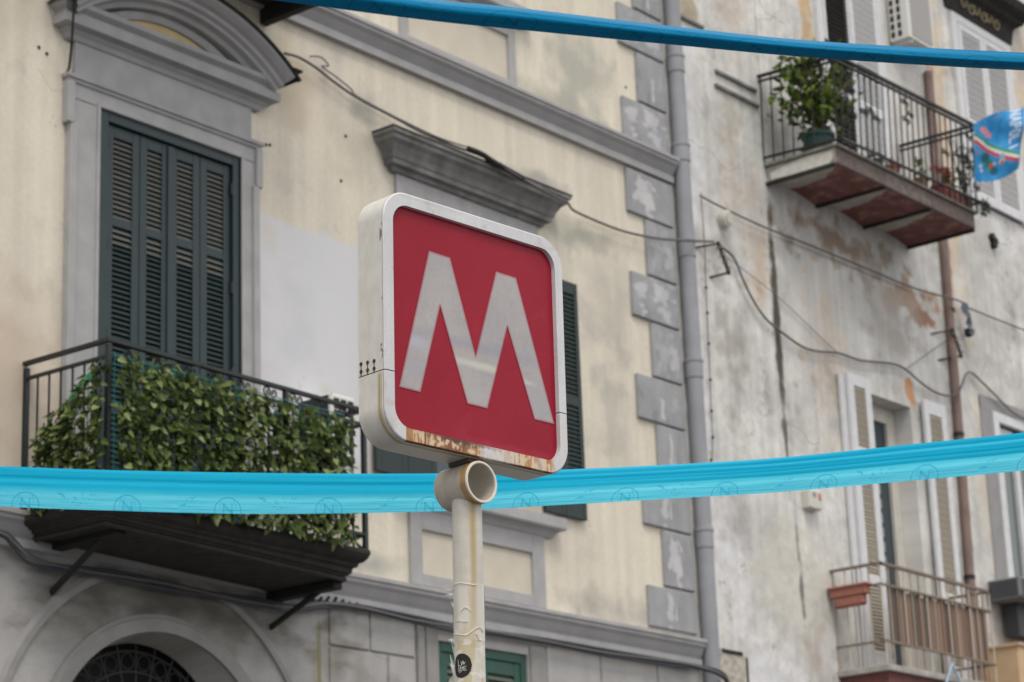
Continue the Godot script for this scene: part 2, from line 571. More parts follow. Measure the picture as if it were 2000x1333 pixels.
# ---------------------------------------------------------------- the yellow house
func house_a() -> void:
	var h := thing("yellow_house", Vector3(11, 0, 0), "yellow plastered house with grey mouldings and dark green shutters, left of the downpipe", "building")
	# the plaster of the upper floors
	var dirty := tone(160, 157, 146)
	var patches := [
		[9.6, 6.0, 0.75, 0.95, tone(186, 170, 154), 0.75, 0.8, 0.4],
		[12.55, 6.72, 0.62, 1.06, tone(203, 204, 209), 0.95, 0.05, 0.07, true], [12.3, 6.9, 0.3, 0.5, tone(188, 190, 196), 0.45, 0.9, 0.8], [12.75, 7.2, 0.2, 0.35, tone(206, 208, 212), 0.6, 0.8, 0.9], [12.5, 6.25, 0.5, 0.25, tone(192, 188, 180), 0.6, 0.8, 0.9], [12.05, 7.55, 0.12, 0.2, tone(200, 194, 184), 0.6, 0.7, 0.9],
		[12.6, 5.85, 0.75, 0.35, tone(168, 168, 166), 0.6, 0.9, 0.5],
		[16.3, 8.0, 0.55, 0.75, tone(168, 165, 155), 0.5, 0.9, 0.6],
		[16.3, 6.95, 0.42, 0.7, tone(170, 167, 157), 0.5, 0.9, 0.6],
		[15.9, 8.55, 0.6, 0.16, tone(150, 150, 142), 0.6, 0.9, 0.5],
		[16.0, 10.15, 0.55, 0.55, tone(162, 162, 153), 0.75, 0.7, 0.5],
		[15.6, 9.75, 0.9, 0.14, dirty, 0.7, 0.9, 0.4],
		[16.1, 5.28, 0.75, 0.2, tone(156, 153, 146), 0.7, 0.9, 0.6],
		[13.0, 5.25, 0.6, 0.14, tone(150, 150, 148), 0.7, 0.9, 0.4],
		[13.0, 8.55, 0.32, 0.42, tone(176, 170, 156), 0.6, 0.9, 0.5],
		[13.15, 8.98, 0.25, 0.2, tone(150, 148, 142), 0.55, 0.9, 0.5],
		[15.35, 8.93, 0.45, 0.1, tone(150, 148, 144), 0.7, 0.8, 0.5],
		[12.45, 8.75, 0.35, 0.45, tone(190, 176, 160), 0.5, 0.9, 0.4],
		[9.3, 8.6, 0.6, 0.4, tone(176, 166, 148), 0.5, 0.9, 0.4],
		[9.2, 7.6, 0.5, 0.6, tone(178, 174, 160), 0.5, 0.9, 0.5],
		[12.3, 8.95, 0.3, 0.5, tone(176, 164, 142), 0.5, 0.8, 0.4],
	]
	var im := plaster(1152, 900, 8.0, 17.4, 4.9, 12.2, tone(206, 199, 185), tone(212, 205, 189), tone(199, 193, 181), 0.085, 41, patches)
	weather_light(im)
	var pm := from_image(im, 0.92)
	var g := G.new()
	g.box(-3.0, 10.39, 5.05, 14.0, -0.4, 0)
	g.box(11.745, 13.86, 5.05, 14.0, -0.4, 0)
	g.box(10.39, 11.745, 8.125, 14.0, -0.4, 0)
	g.box(13.86, 15.2, 8.08, 14.0, -0.4, 0)
	g.box(13.86, 15.2, 5.05, 5.93, -0.4, 0)
	g.box(15.2, 17.36, 5.05, 14.0, -0.4, 0)
	g.planar(8.0, 17.4, 4.9, 12.2)
	put("wall", g, pm, h)
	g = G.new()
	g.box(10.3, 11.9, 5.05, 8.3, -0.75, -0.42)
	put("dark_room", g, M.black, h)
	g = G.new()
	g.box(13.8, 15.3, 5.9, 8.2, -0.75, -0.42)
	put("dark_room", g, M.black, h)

	# the grey ground floor: with an arched gateway
	var grey := plaster(1024, 512, 8.0, 17.4, 2.9, 5.1, tone(157, 156, 155), tone(165, 164, 163), tone(145, 144, 142), 0.07, 51, [
		[12.55, 4.4, 0.035, 0.5, tone(120, 116, 72), 0.75, 0.6, 0.3], [12.5, 3.9, 0.03, 0.7, tone(124, 120, 76), 0.7, 0.6, 0.3], [12.7, 4.55, 0.28, 0.25, tone(112, 108, 98), 0.7, 0.9, 0.6],
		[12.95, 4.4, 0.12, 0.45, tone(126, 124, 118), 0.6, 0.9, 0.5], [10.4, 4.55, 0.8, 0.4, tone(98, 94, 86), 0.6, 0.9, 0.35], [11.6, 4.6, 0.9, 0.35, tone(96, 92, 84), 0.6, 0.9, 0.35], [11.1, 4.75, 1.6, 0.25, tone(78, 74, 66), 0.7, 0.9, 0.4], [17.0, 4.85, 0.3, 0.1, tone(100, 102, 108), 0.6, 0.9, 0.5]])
	var gm := from_image(grey, 0.9)
	g = G.new()
	var c := Vector2(11.03, 3.50)
	var ra := 1.0
	var top := 5.05
	# front of the wall around the arch, in strips
	var k := 28
	for i in k:
		var a := PI * i / k
		var b := PI * (i + 1) / k
		var p := c + Vector2(cos(a), sin(a)) * ra
		var q := c + Vector2(cos(b), sin(b)) * ra
		g.quad(Vector3(p.x, p.y, 0), Vector3(p.x, top, 0), Vector3(q.x, top, 0), Vector3(q.x, q.y, 0), Vector3(0, 0, 1))
		var c2 := Vector2(11.03, 3.66)
		var p2 := c2 + Vector2(cos(a), sin(a)) * 0.80
		var q2 := c2 + Vector2(cos(b), sin(b)) * 0.80
		g.quad(Vector3(p.x, p.y, 0), Vector3(q.x, q.y, 0), Vector3(q2.x, q2.y, -0.24), Vector3(p2.x, p2.y, -0.24), Vector3(c.x - p.x, c.y - p.y, 0))
	g.box(-3.0, c.x - ra, 0.0, top, -0.4, 0)
	g.box(c.x + ra, 13.87, 0.0, top, -0.4, 0)
	g.box(13.87, 14.96, 4.765, top, -0.4, 0)
	g.box(13.87, 14.96, 0.0, 3.2, -0.4, 0)
	g.box(14.96, 17.36, 0.0, top, -0.4, 0)
	g.planar(8.0, 17.4, 2.9, 5.1)
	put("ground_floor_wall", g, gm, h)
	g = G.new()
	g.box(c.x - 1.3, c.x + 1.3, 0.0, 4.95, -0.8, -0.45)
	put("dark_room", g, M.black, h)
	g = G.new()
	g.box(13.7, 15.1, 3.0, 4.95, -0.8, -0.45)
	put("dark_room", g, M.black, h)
	# archivolt: two raised rings
	g = G.new()
	g.arc(c, [[1.0, 0.002], [1.0, 0.035], [1.085, 0.035], [1.1, 0.02], [1.12, 0.016], [1.12, 0.0]], 0.0, PI)
	put("arch_moulding", g, gm_trim(), h)
	g = G.new()
	g.arc(Vector2(11.03, 3.47), [[1.425, 0.0], [1.425, 0.022], [1.47, 0.022], [1.5, 0.0]], 0.0, PI)
	put("arch_moulding", g, gm_trim(), h)
	# fanlight grille
	g = G.new()
	var c3 := Vector3(11.03, 3.62, -0.26)
	for i in 15:
		var a := PI * (i + 0.5) / 15
		g.tube([c3 + Vector3(cos(a), sin(a), 0) * 0.15, c3 + Vector3(cos(a), sin(a), 0) * 0.86], 0.008, 5)
		var b := PI * i / 15
		var cc := c3 + Vector3(cos(b), sin(b), 0) * 0.72
		var pts: Array = []
		for j in 13:
			pts.append(cc + Vector3(cos(TAU * j / 12), sin(TAU * j / 12), 0) * 0.055)
		g.tube(pts, 0.006, 4, false)
	for r in [0.15, 0.65, 0.79]:
		var pts: Array = []
		for j in 25:
			pts.append(c3 + Vector3(cos(PI * j / 24), sin(PI * j / 24), 0) * r)
		g.tube(pts, 0.009, 5)
	put("fanlight_grille", g, flat(tone(48, 48, 48), 0.6), h)
	# joints of the rusticated ground floor: raised panels, each a stone face
	var panel_spots := [[8.0, 9.40, 4.64, 4.93], [8.0, 9.40, 4.16, 4.62], [12.66, 13.08, 4.60, 4.90], [13.10, 13.585, 4.60, 4.90], [12.66, 13.27, 4.13, 4.58], [13.29, 13.585, 4.13, 4.58], [15.2, 15.9, 4.30, 4.86], [15.92, 16.7, 4.30, 4.86], [16.72, 17.32, 4.30, 4.86]]
	for q in panel_spots:
		g = G.new()
		g.cbox(q[0], q[1], q[2], q[3], -0.01, 0.016, 0.006)
		g.planar(8.0, 17.4, 2.9, 5.1)
		put("stone_panel", g, gm, h)
	g = G.new()
	for q in [[13.61, 13.69, 4.90, 0.03], [13.72, 13.86, 4.86, 0.02], [14.98, 15.17, 4.84, 0.02]]:
		g = G.new()
		g.cbox(q[0], q[1], 3.0, q[2], -0.01, q[3], 0.006)
		put("window_surround", g, gm_trim(), h)

	# string courses
	var upper := [[0.0, 9.405], [0.05, 9.41], [0.05, 9.475], [0.035, 9.48], [0.05, 9.50], [0.085, 9.55], [0.115, 9.575], [0.115, 9.60], [0.13, 9.605], [0.13, 9.635], [0.0, 9.655]]
	g = G.new()
	g.mould(upper, -3.0, 17.34, 0.0, false)
	put("string_course", g, M.trim, h)
	var lower := [[0.0, 4.90], [0.05, 4.905], [0.05, 4.965], [0.03, 4.97], [0.05, 5.0], [0.075, 5.05], [0.10, 5.075], [0.10, 5.10], [0.115, 5.105], [0.115, 5.135], [0.0, 5.16]]
	g = G.new()
	g.mould(lower, -3.0, 17.34, 0.0, false)
	put("string_course", g, M.trim, h)

	# quoins
	var qm: Array = []
	for i in 5:
		qm.append(from_image(quoin_image(60 + i, i), 0.9))
	var edges := [[9.39, 8.95, 1], [8.95, 8.40, 0], [8.40, 7.965, 1], [7.965, 7.445, 0], [7.445, 7.02, 1], [7.02, 6.49, 0], [6.49, 6.065, 1], [6.065, 5.55, 0], [5.55, 5.17, 1], [10.09, 9.665, 1], [10.60, 10.09, 0], [11.03, 10.60, 1], [11.55, 11.03, 0]]
	for i in edges.size():
		var e: Array = edges[i]
		g = G.new()
		g.cbox(16.62 if e[2] else 16.88, 17.325, e[1] + 0.016, e[0] - 0.004, -0.01, 0.035, 0.008)
		g.planar(16.62 if e[2] else 16.88, 17.325, e[1], e[0])
		put("quoin", g, qm[[3, 1, 2, 1, 0, 4, 4, 3, 4, 2, 0, 1, 0][i]], h)

	# --- tall shuttered door with its arched hood
	g = G.new()
	var prof := [[0.0, 0.0]]
	for s in [-1, 1]:
		var xi: float = 11.0675 + s * 0.6825
		var xo: float = 11.015 + s * 0.905
		g.cbox(minf(xi, xo), maxf(xi, xo), 5.1, 8.12, -0.01, 0.04, 0.004)
		g.cbox(minf(xo - s * 0.06, xo + s * 0.003), maxf(xo - s * 0.06, xo + s * 0.003), 5.1, 7.93, 0.0, 0.065, 0.006)
		g.cbox(minf(xo - s * 0.03, xo + s * 0.035), maxf(xo - s * 0.03, xo + s * 0.035), 7.925, 8.235, 0.0, 0.068, 0.006)
		g.cbox(minf(xi, xi + s * 0.03), maxf(xi, xi + s * 0.03), 5.1, 8.15, 0.0, 0.052, 0.004)
	g.cbox(10.13, 11.90, 8.122, 8.25, -0.01, 0.042, 0.004)
	g.cbox(10.38, 11.755, 8.118, 8.152, 0.0, 0.053, 0.004)
	g.mould([[0.0, 8.225], [0.055, 8.235], [0.06, 8.255], [0.075, 8.26], [0.078, 8.285], [0.0, 8.30]], 10.14, 11.89, 0.0)
	put("door_surround", g, M.trim, h)
	g = G.new()
	g.cbox(10.16, 11.872, 8.30, 8.62, -0.01, 0.03, 0.004)
	put("frieze_panel", g, M.trim, h)
	g = G.new()
	g.mould([[0.02, 8.545], [0.045, 8.555], [0.06, 8.585], [0.08, 8.60], [0.085, 8.622], [0.145, 8.627], [0.15, 8.69], [0.122, 8.695], [0.125, 8.725], [0.165, 8.752], [0.172, 8.785], [0.0, 8.795]], 10.12, 11.915, 0.0)
	put("cornice", g, M.trim, h)
	var ca := Vector2(11.02, 7.525)
	var a0 := asin((8.79 - ca.y) / 1.645)
	g = G.new()
	g.arc(ca, [[1.47, 0.0], [1.47, 0.11], [1.50, 0.13], [1.515, 0.175], [1.54, 0.18], [1.555, 0.21], [1.585, 0.215], [1.60, 0.25], [1.625, 0.285], [1.645, 0.295]], a0, PI - a0, 48)
	put("arched_pediment", g, M.trim, h)
	g = G.new()
	g.arc(ca, [[1.645, 0.285], [1.647, 0.315], [1.662, 0.318], [1.668, 0.0]], a0 - 0.03, PI - a0 + 0.03, 48)
	g.box(12.03, 12.12, 8.83, 8.845, 0.0, 0.33)
	put("roof_flashing", g, M.black, h)
	g = G.new()
	var t0 := asin((8.79 - 7.525) / 1.47)
	g.arc(ca, [[1.2, 0.02], [1.48, 0.02]], t0 - 0.06, PI - t0 + 0.06, 40)
	put("tympanum_border", g, M.trim, h)
	g = G.new()
	var b0 := asin((8.79 - 7.77) / 1.22)
	g.arc(Vector2(11.02, 7.77), [[1.165, 0.024], [1.165, 0.045], [1.20, 0.06], [1.225, 0.06], [1.24, 0.02]], b0 - 0.05, PI - b0 + 0.05, 36)
	put("tympanum_moulding", g, M.trim, h)
	g = G.new()
	var fan := PackedVector2Array()
	for i in 21:
		var a := lerpf(b0, PI - b0, i / 20.0)
		fan.append(Vector2(11.02 + cos(a) * 1.17, 7.77 + sin(a) * 1.17))
	g.prism(fan, 0.0, 0.023)
	put("tympanum", g, mottled(tone(206, 186, 142), tone(190, 170, 130), 0.03, 71, 0.92, 0.5), h)

	# door shutters
	g = G.new()
	g.cbox(10.392, 10.475, 5.1, 8.121, -0.3, 0.03, 0.004)
	g.cbox(11.68, 11.743, 5.1, 8.121, -0.3, 0.03, 0.004)
	g.cbox(10.475, 11.68, 8.045, 8.121, -0.3, 0.028, 0.004)
	var fr := put("shutter_frame", g, M.shutter, h)
	var lx := [[10.481, 10.79], [10.797, 11.07], [11.084, 11.372], [11.379, 11.675]]
	for i in 4:
		var w: float = 0.082 if i == 0 or i == 3 else 0.045
		var st := 0.066
		var lf := leaf("shutter_leaf", h, lx[i][0], lx[i][1], 5.15, 8.04, 0.0, 0.04, st, [[5.30, 5.95, 0.0375, M.slat_green], [6.03, 7.17, 0.0375, M.slat_green], [7.17, 7.2975, 0.0375, M.slat_pale], [7.36, 7.955, 0.0375, M.slat_pale]], M.shutter, 0.92)
	g = G.new()
	g.cbox(11.052, 11.102, 5.15, 8.03, 0.0, 0.014, 0.004)
	put("meeting_batten", g, M.shutter, h)
	for q in [[10.478, 7.90], [11.678, 7.86], [10.478, 7.15], [11.678, 7.1], [10.478, 6.5], [11.678, 6.45]]:
		g = G.new()
		g.tube([Vector3(q[0], q[1] - 0.045, 0.014), Vector3(q[0], q[1] + 0.045, 0.014)], 0.013, 8)
		put("hinge", g, M.iron, h)
	# wire down the left of the pediment
	g = G.new()
	g.tube(line([[9.985, 9.3, 0.22], [9.99, 8.60, 0.2], [10.06, 8.33, 0.09], [10.07, 8.29, 0.05]]), 0.009, 6)
	put("wire", g, M.black, h)
	# old bolt holes in the plaster
	for q in [[9.86, 8.42], [9.93, 8.395], [12.05, 8.32], [12.09, 8.33], [12.93, 8.64], [12.87, 8.25], [16.72, 10.2]]:
		g = G.new()
		g.tube([Vector3(q[0], q[1], -0.005), Vector3(q[0], q[1], 0.006)], 0.013, 8)
		put("bolt_hole", g, M.black, h)

	# --- second window: hood, shutters folded back, sill, panel below
	g = G.new()
	g.cbox(13.49, 15.295, 8.05, 8.52, -0.01, 0.025, 0.004)
	put("frieze_panel", g, M.trim, h)
	g = G.new()
	g.mould([[0.02, 8.47], [0.05, 8.48], [0.06, 8.515], [0.10, 8.52], [0.105, 8.56], [0.115, 8.565], [0.13, 8.61], [0.165, 8.66], [0.20, 8.685], [0.205, 8.72], [0.225, 8.725], [0.23, 8.755], [0.0, 8.79]], 13.47, 15.295, 0.0)
	put("window_hood", g, M.trim_dark, h)
	g = G.new()
	g.mould([[0.226, 8.757], [0.236, 8.758], [0.236, 8.767], [0.0, 8.80]], 13.47, 15.295, 0.0)
	put("roof_flashing", g, M.black, h)
	for q in [[13.14, 13.50], [13.505, 13.84]]:
		leaf("shutter_leaf", h, q[0], q[1], 5.97, 8.06, 0.07, 0.035, 0.06, [[6.28, 6.95, 0.04, M.slat_green], [7.03, 7.95, 0.04, M.slat_green]], M.dark_green, 0.95)
	for q in [[15.22, 15.49], [15.495, 15.775]]:
		leaf("shutter_leaf", h, q[0], q[1], 5.975, 8.06, 0.05, 0.035, 0.05, [[6.28, 6.95, 0.04, M.slat_green], [7.03, 7.95, 0.04, M.slat_green]], M.dark_green, 0.95)
	g = G.new()
	g.cbox(13.86, 13.95, 5.93, 8.08, -0.25, -0.2, 0.004)
	g.cbox(15.11, 15.2, 5.93, 8.08, -0.25, -0.2, 0.004)
	g.cbox(14.48, 14.58, 5.93, 8.08, -0.25, -0.2, 0.004)
	put("window_frame", g, M.white_wood, h)
	g = G.new()
	g.box(13.95, 15.11, 5.93, 8.08, -0.235, -0.228)
	put("pane", g, M.glass, h)
	g = G.new()
	g.mould([[0.0, 5.755], [0.03, 5.76], [0.05, 5.79], [0.075, 5.815], [0.11, 5.82], [0.12, 5.835], [0.12, 5.92], [0.0, 5.932]], 13.47, 15.28, 0.0)
	put("window_sill", g, M.trim, h)
	apron(h, 13.555, 15.20, 5.16, 5.757, 13.69, 15.045, 5.255, 5.602)
	apron(h, 13.585, 15.08, 9.655, 10.26, 13.685, 14.985, 9.735, 10.15)
	g = G.new()
	g.mould([[0.0, 10.27], [0.03, 10.275], [0.05, 10.30], [0.11, 10.33], [0.12, 10.345], [0.12, 10.43], [0.0, 10.44]], 13.50, 15.16, 0.0)
	put("window_sill", g, M.trim, h)

	# --- ground floor window with green shutters
	g = G.new()
	g.cbox(13.87, 13.93, 3.2, 4.765, -0.10, -0.02, 0.004)
	g.cbox(14.90, 14.96, 3.2, 4.765, -0.10, -0.02, 0.004)
	g.cbox(13.93, 14.90, 4.69, 4.765, -0.10, -0.02, 0.004)
	put("shutter_frame", g, M.green, h)
	for q in [[13.935, 14.41], [14.418, 14.895]]:
		leaf("shutter_leaf", h, q[0], q[1], 3.2, 4.685, -0.03, 0.04, 0.075, [[3.3, 3.9, 0.05, M.slat_moss], [3.98, 4.58, 0.05, M.slat_moss]], M.green, 0.95)

	balcony_a(h)
	ivy()
	# --- a balcony further up: only its end and soffit come into view
	g = G.new()
	g.cbox(9.7, 12.04, 9.43, 9.62, 0.0, 0.9, 0.01)
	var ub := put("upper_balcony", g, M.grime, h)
	g = G.new()
	g.cbox(11.99, 12.07, 9.29, 9.428, 0.0, 0.72, 0.006)
	put("iron_beam", g, M.black, ub)

	# air conditioner on the wall beyond the balcony
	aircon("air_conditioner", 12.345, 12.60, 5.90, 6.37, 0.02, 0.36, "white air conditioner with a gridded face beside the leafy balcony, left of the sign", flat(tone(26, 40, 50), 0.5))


func gm_trim() -> Material:
	if not M.has("grey_trim"):
		M.grey_trim = mottled(tone(146, 145, 144), tone(132, 131, 129), 0.03, 52, 0.9, 0.5, 0.5)
	return M.grey_trim


func apron(h: Node3D, x0: float, x1: float, y0: float, y1: float, a0: float, a1: float, b0: float, b1: float) -> void:
	var g := G.new()
	g.cbox(x0, a0, y0, y1, -0.01, 0.03, 0.004)
	g.cbox(a1, x1, y0, y1, -0.01, 0.03, 0.004)
	g.cbox(a0, a1, y0, b0, -0.01, 0.03, 0.004)
	g.cbox(a0, a1, b1, y1, -0.01, 0.03, 0.004)
	put("apron_frame", g, M.trim, h)
	g = G.new()
	g.box(a0, a1, b0, b1, 0.0, 0.004)
	put("apron_panel", g, M.cream, h)


func quoin_image(sd: int, kind: int) -> Image:
	var pat: Array = []
	var w := tone(190, 190, 192)
	match kind:
		0: pat = [[0.5, 0.45, 0.05, 0.45, w, 0.8, 0.3, 0.8], [0.8, 0.5, 0.1, 0.3, tone(176, 177, 180), 0.5, 0.8, 0.8]]
		1: pat = [[0.5, 0.5, 0.4, 0.45, tone(176, 177, 180), 0.6, 0.7, 0.9], [0.75, 0.4, 0.15, 0.4, w, 0.5, 0.6, 0.9]]
		2: pat = [[0.2, 0.6, 0.12, 0.35, w, 0.8, 0.45, 1.0], [0.65, 0.6, 0.22, 0.4, tone(186, 187, 190), 0.75, 0.4, 1.0], [0.5, 0.75, 0.1, 0.2, w, 0.8, 0.3, 0.8]]
		3: pat = [[0.35, 0.55, 0.2, 0.42, w, 0.85, 0.45, 1.0], [0.45, 0.3, 0.12, 0.3, w, 0.8, 0.45, 1.0]]
		4: pat = [[0.42, 0.5, 0.07, 0.42, w, 0.75, 0.5, 1.0], [0.55, 0.4, 0.03, 0.25, w, 0.7, 0.4, 0.6]]
	return plaster(128, 128, 0, 1, 0, 1, tone(144, 145, 149), tone(154, 155, 158), tone(134, 135, 138), 0.05, sd, pat)


func railing(parent: Node3D, pts: Array, drop: Array, m: Material, r := 0.014) -> void:
	for y in drop:
		var g := G.new()
		for i in pts.size() - 1:
			var a: Vector3 = pts[i] + Vector3(0, y, 0)
			var b: Vector3 = pts[i + 1] + Vector3(0, y, 0)
			var d := (b - a)
			var bs := Basis.looking_at(d.normalized(), Vector3.UP)
			g.obox((a + b) / 2, Vector3(0.04 if y == 0.0 else 0.026, 0.024 if y == 0.0 else 0.02, d.length() + (0.04 if y == 0.0 else 0.02)), bs)
		put("handrail" if y == 0.0 else "rail", g, m, parent)


func scroll(r: float) -> ArrayMesh:
	var g := G.new()
	for s in [-1.0, 1.0]:
		var pts: Array = []
		for i in 19:
			var a := i * 0.42
			var q := r * (1.0 - i / 22.0)
			pts.append(Vector3(s * (cos(a) * q - r), sin(a) * q * s, 0))
		g.tube(pts, 0.007, 5)
	return g.mesh()


func balcony_a(h: Node3D) -> void:
	# slab with stepped nosing, black with grime; it sags a little to the right
	var g := G.new()
	g.mould([[-0.06, 4.975], [0.0, 4.975], [0.0, 4.985], [0.03, 4.99], [0.035, 5.0], [0.055, 5.005], [0.06, 5.02], [0.085, 5.025], [0.09, 5.035], [0.115, 5.04], [0.135, 5.05], [0.15, 5.07], [0.15, 5.095], [0.14, 5.105]], 9.9, 12.06, 0.69)
	g.quad(Vector3(9.96, 4.975, 0), Vector3(12.0, 4.975, 0), Vector3(12.0, 4.975, 0.63), Vector3(9.96, 4.975, 0.63), Vector3.DOWN)
	g.quad(Vector3(9.76, 5.105, 0), Vector3(12.2, 5.105, 0), Vector3(12.2, 5.105, 0.83), Vector3(9.76, 5.105, 0.83), Vector3.UP)
	for i in g.v.size():
		var k := clampf((5.06 - g.v[i].y) / 0.06, 0.0, 1.0)
		g.v[i].y -= (g.v[i].x - 9.85) * 0.034 * k
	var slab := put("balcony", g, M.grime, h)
	g = G.new()
	g.tube([Vector3(9.88, 4.97, 0.0), Vector3(9.88, 4.968, 0.71), Vector3(12.08, 4.893, 0.71), Vector3(12.08, 4.893, 0.0)], 0.017, 8)
	put("bead", g, M.grime, slab)
	for q in [[10.02, 4.925], [12.02, 4.835]]:
		g = G.new()
		g.cbox(q[0], q[0] + 0.09, q[1], q[1] + 0.06, 0.0, 0.66, 0.004)
		put("iron_beam", g, M.black, slab)
		g = G.new()
		g.tube([Vector3(q[0] + 0.05, 4.655, -0.01), Vector3(q[0] + 0.05, q[1] + 0.02, 0.50)], 0.022, 8)
		put("strut", g, M.black, slab)
	# railing
	var w := Vector3(9.805, 6.145, 0.0)
	var a := Vector3(9.805, 6.131, 0.82)
	var b := Vector3(12.18, 6.107, 0.82)
	railing(slab, [w, a, b, Vector3(12.18, 6.12, 0.0)], [0.0, -0.105, -0.90], M.green_iron)
	for p in [Vector3(9.805, 0, 0.02), Vector3(9.805, 0, 0.82), Vector3(12.18, 0, 0.82), Vector3(12.18, 0, 0.02), Vector3(11.40, 0, 0.82)]:
		g = G.new()
		g.box(p.x - 0.016, p.x + 0.016, 5.10, 6.11, p.z - 0.016, p.z + 0.016)
		put("post", g, M.green_iron, slab)
	var bal := G.new()
	bal.tube([Vector3(0, 5.10, 0), Vector3(0, 6.03, 0)], 0.008, 6)
	bal.lathe(Vector3(0, 5.56, 0), [[0.008, -0.03], [0.016, -0.02], [0.009, -0.008], [0.018, 0.0], [0.009, 0.008], [0.016, 0.02], [0.008, 0.03]], 8)
	var places: Array = []
	for i in 6:
		places.append(Vector3(9.805, 0, 0.02 + 0.8 * (i + 1) / 7.0))
		places.append(Vector3(12.18, 0, 0.02 + 0.8 * (i + 1) / 7.0))
	for i in 19:
		places.append(Vector3(9.805 + 2.375 * (i + 1) / 20.0, 0, 0.82))
	pieces("baluster", bal.mesh(), [M.green_iron], slab, places)
	places = []
	for i in 9:
		places.append(Vector3(10.0 + 0.25 * i, 6.065, 0.82))
	pieces("scroll", scroll(0.036), [M.green_iron], slab, places)
	# brace between slab and lower rail at the right end
	for q in [[11.98, 12.17], [12.17, 11.98]]:
		g = G.new()
		g.tube([Vector3(q[0], 5.11, 0.80), Vector3(q[1], 5.20, 0.80)], 0.01, 6)
		put("brace", g, M.green_iron, slab)


func ivy_leaf(s: float, narrow: float) -> ArrayMesh:
	var g := G.new()
	var o := [Vector3(0, 0, 0), Vector3(-0.30, 0.12, 0.03), Vector3(-0.52, -0.22, 0.10), Vector3(-0.34, -0.52, 0.06), Vector3(0, -1.05, 0.14), Vector3(0.34, -0.52, 0.06), Vector3(0.52, -0.22, 0.10), Vector3(0.30, 0.12, 0.03)]
	var m := Vector3(0, -0.42, -0.05)
	var sc := Vector3(s * narrow, s, s)
	for i in o.size():
		var p: Vector3 = o[i] * sc
		var q: Vector3 = o[(i + 1) % o.size()] * sc
		var c := m * s
		var nn := (q - c).cross(p - c).normalized()
		if nn.z < 0: nn = -nn
		nn = (nn + Vector3(0, 0, 0.6)).normalized()
		g.tri(c, p, q, nn, nn, nn)
	return g.mesh()


func foliage(c: Color) -> StandardMaterial3D:
	var m := flat(c, 0.55)
	m.metallic_specular = 0.3
	m.backlight_enabled = true
	m.backlight = c.darkened(0.6)
	return m


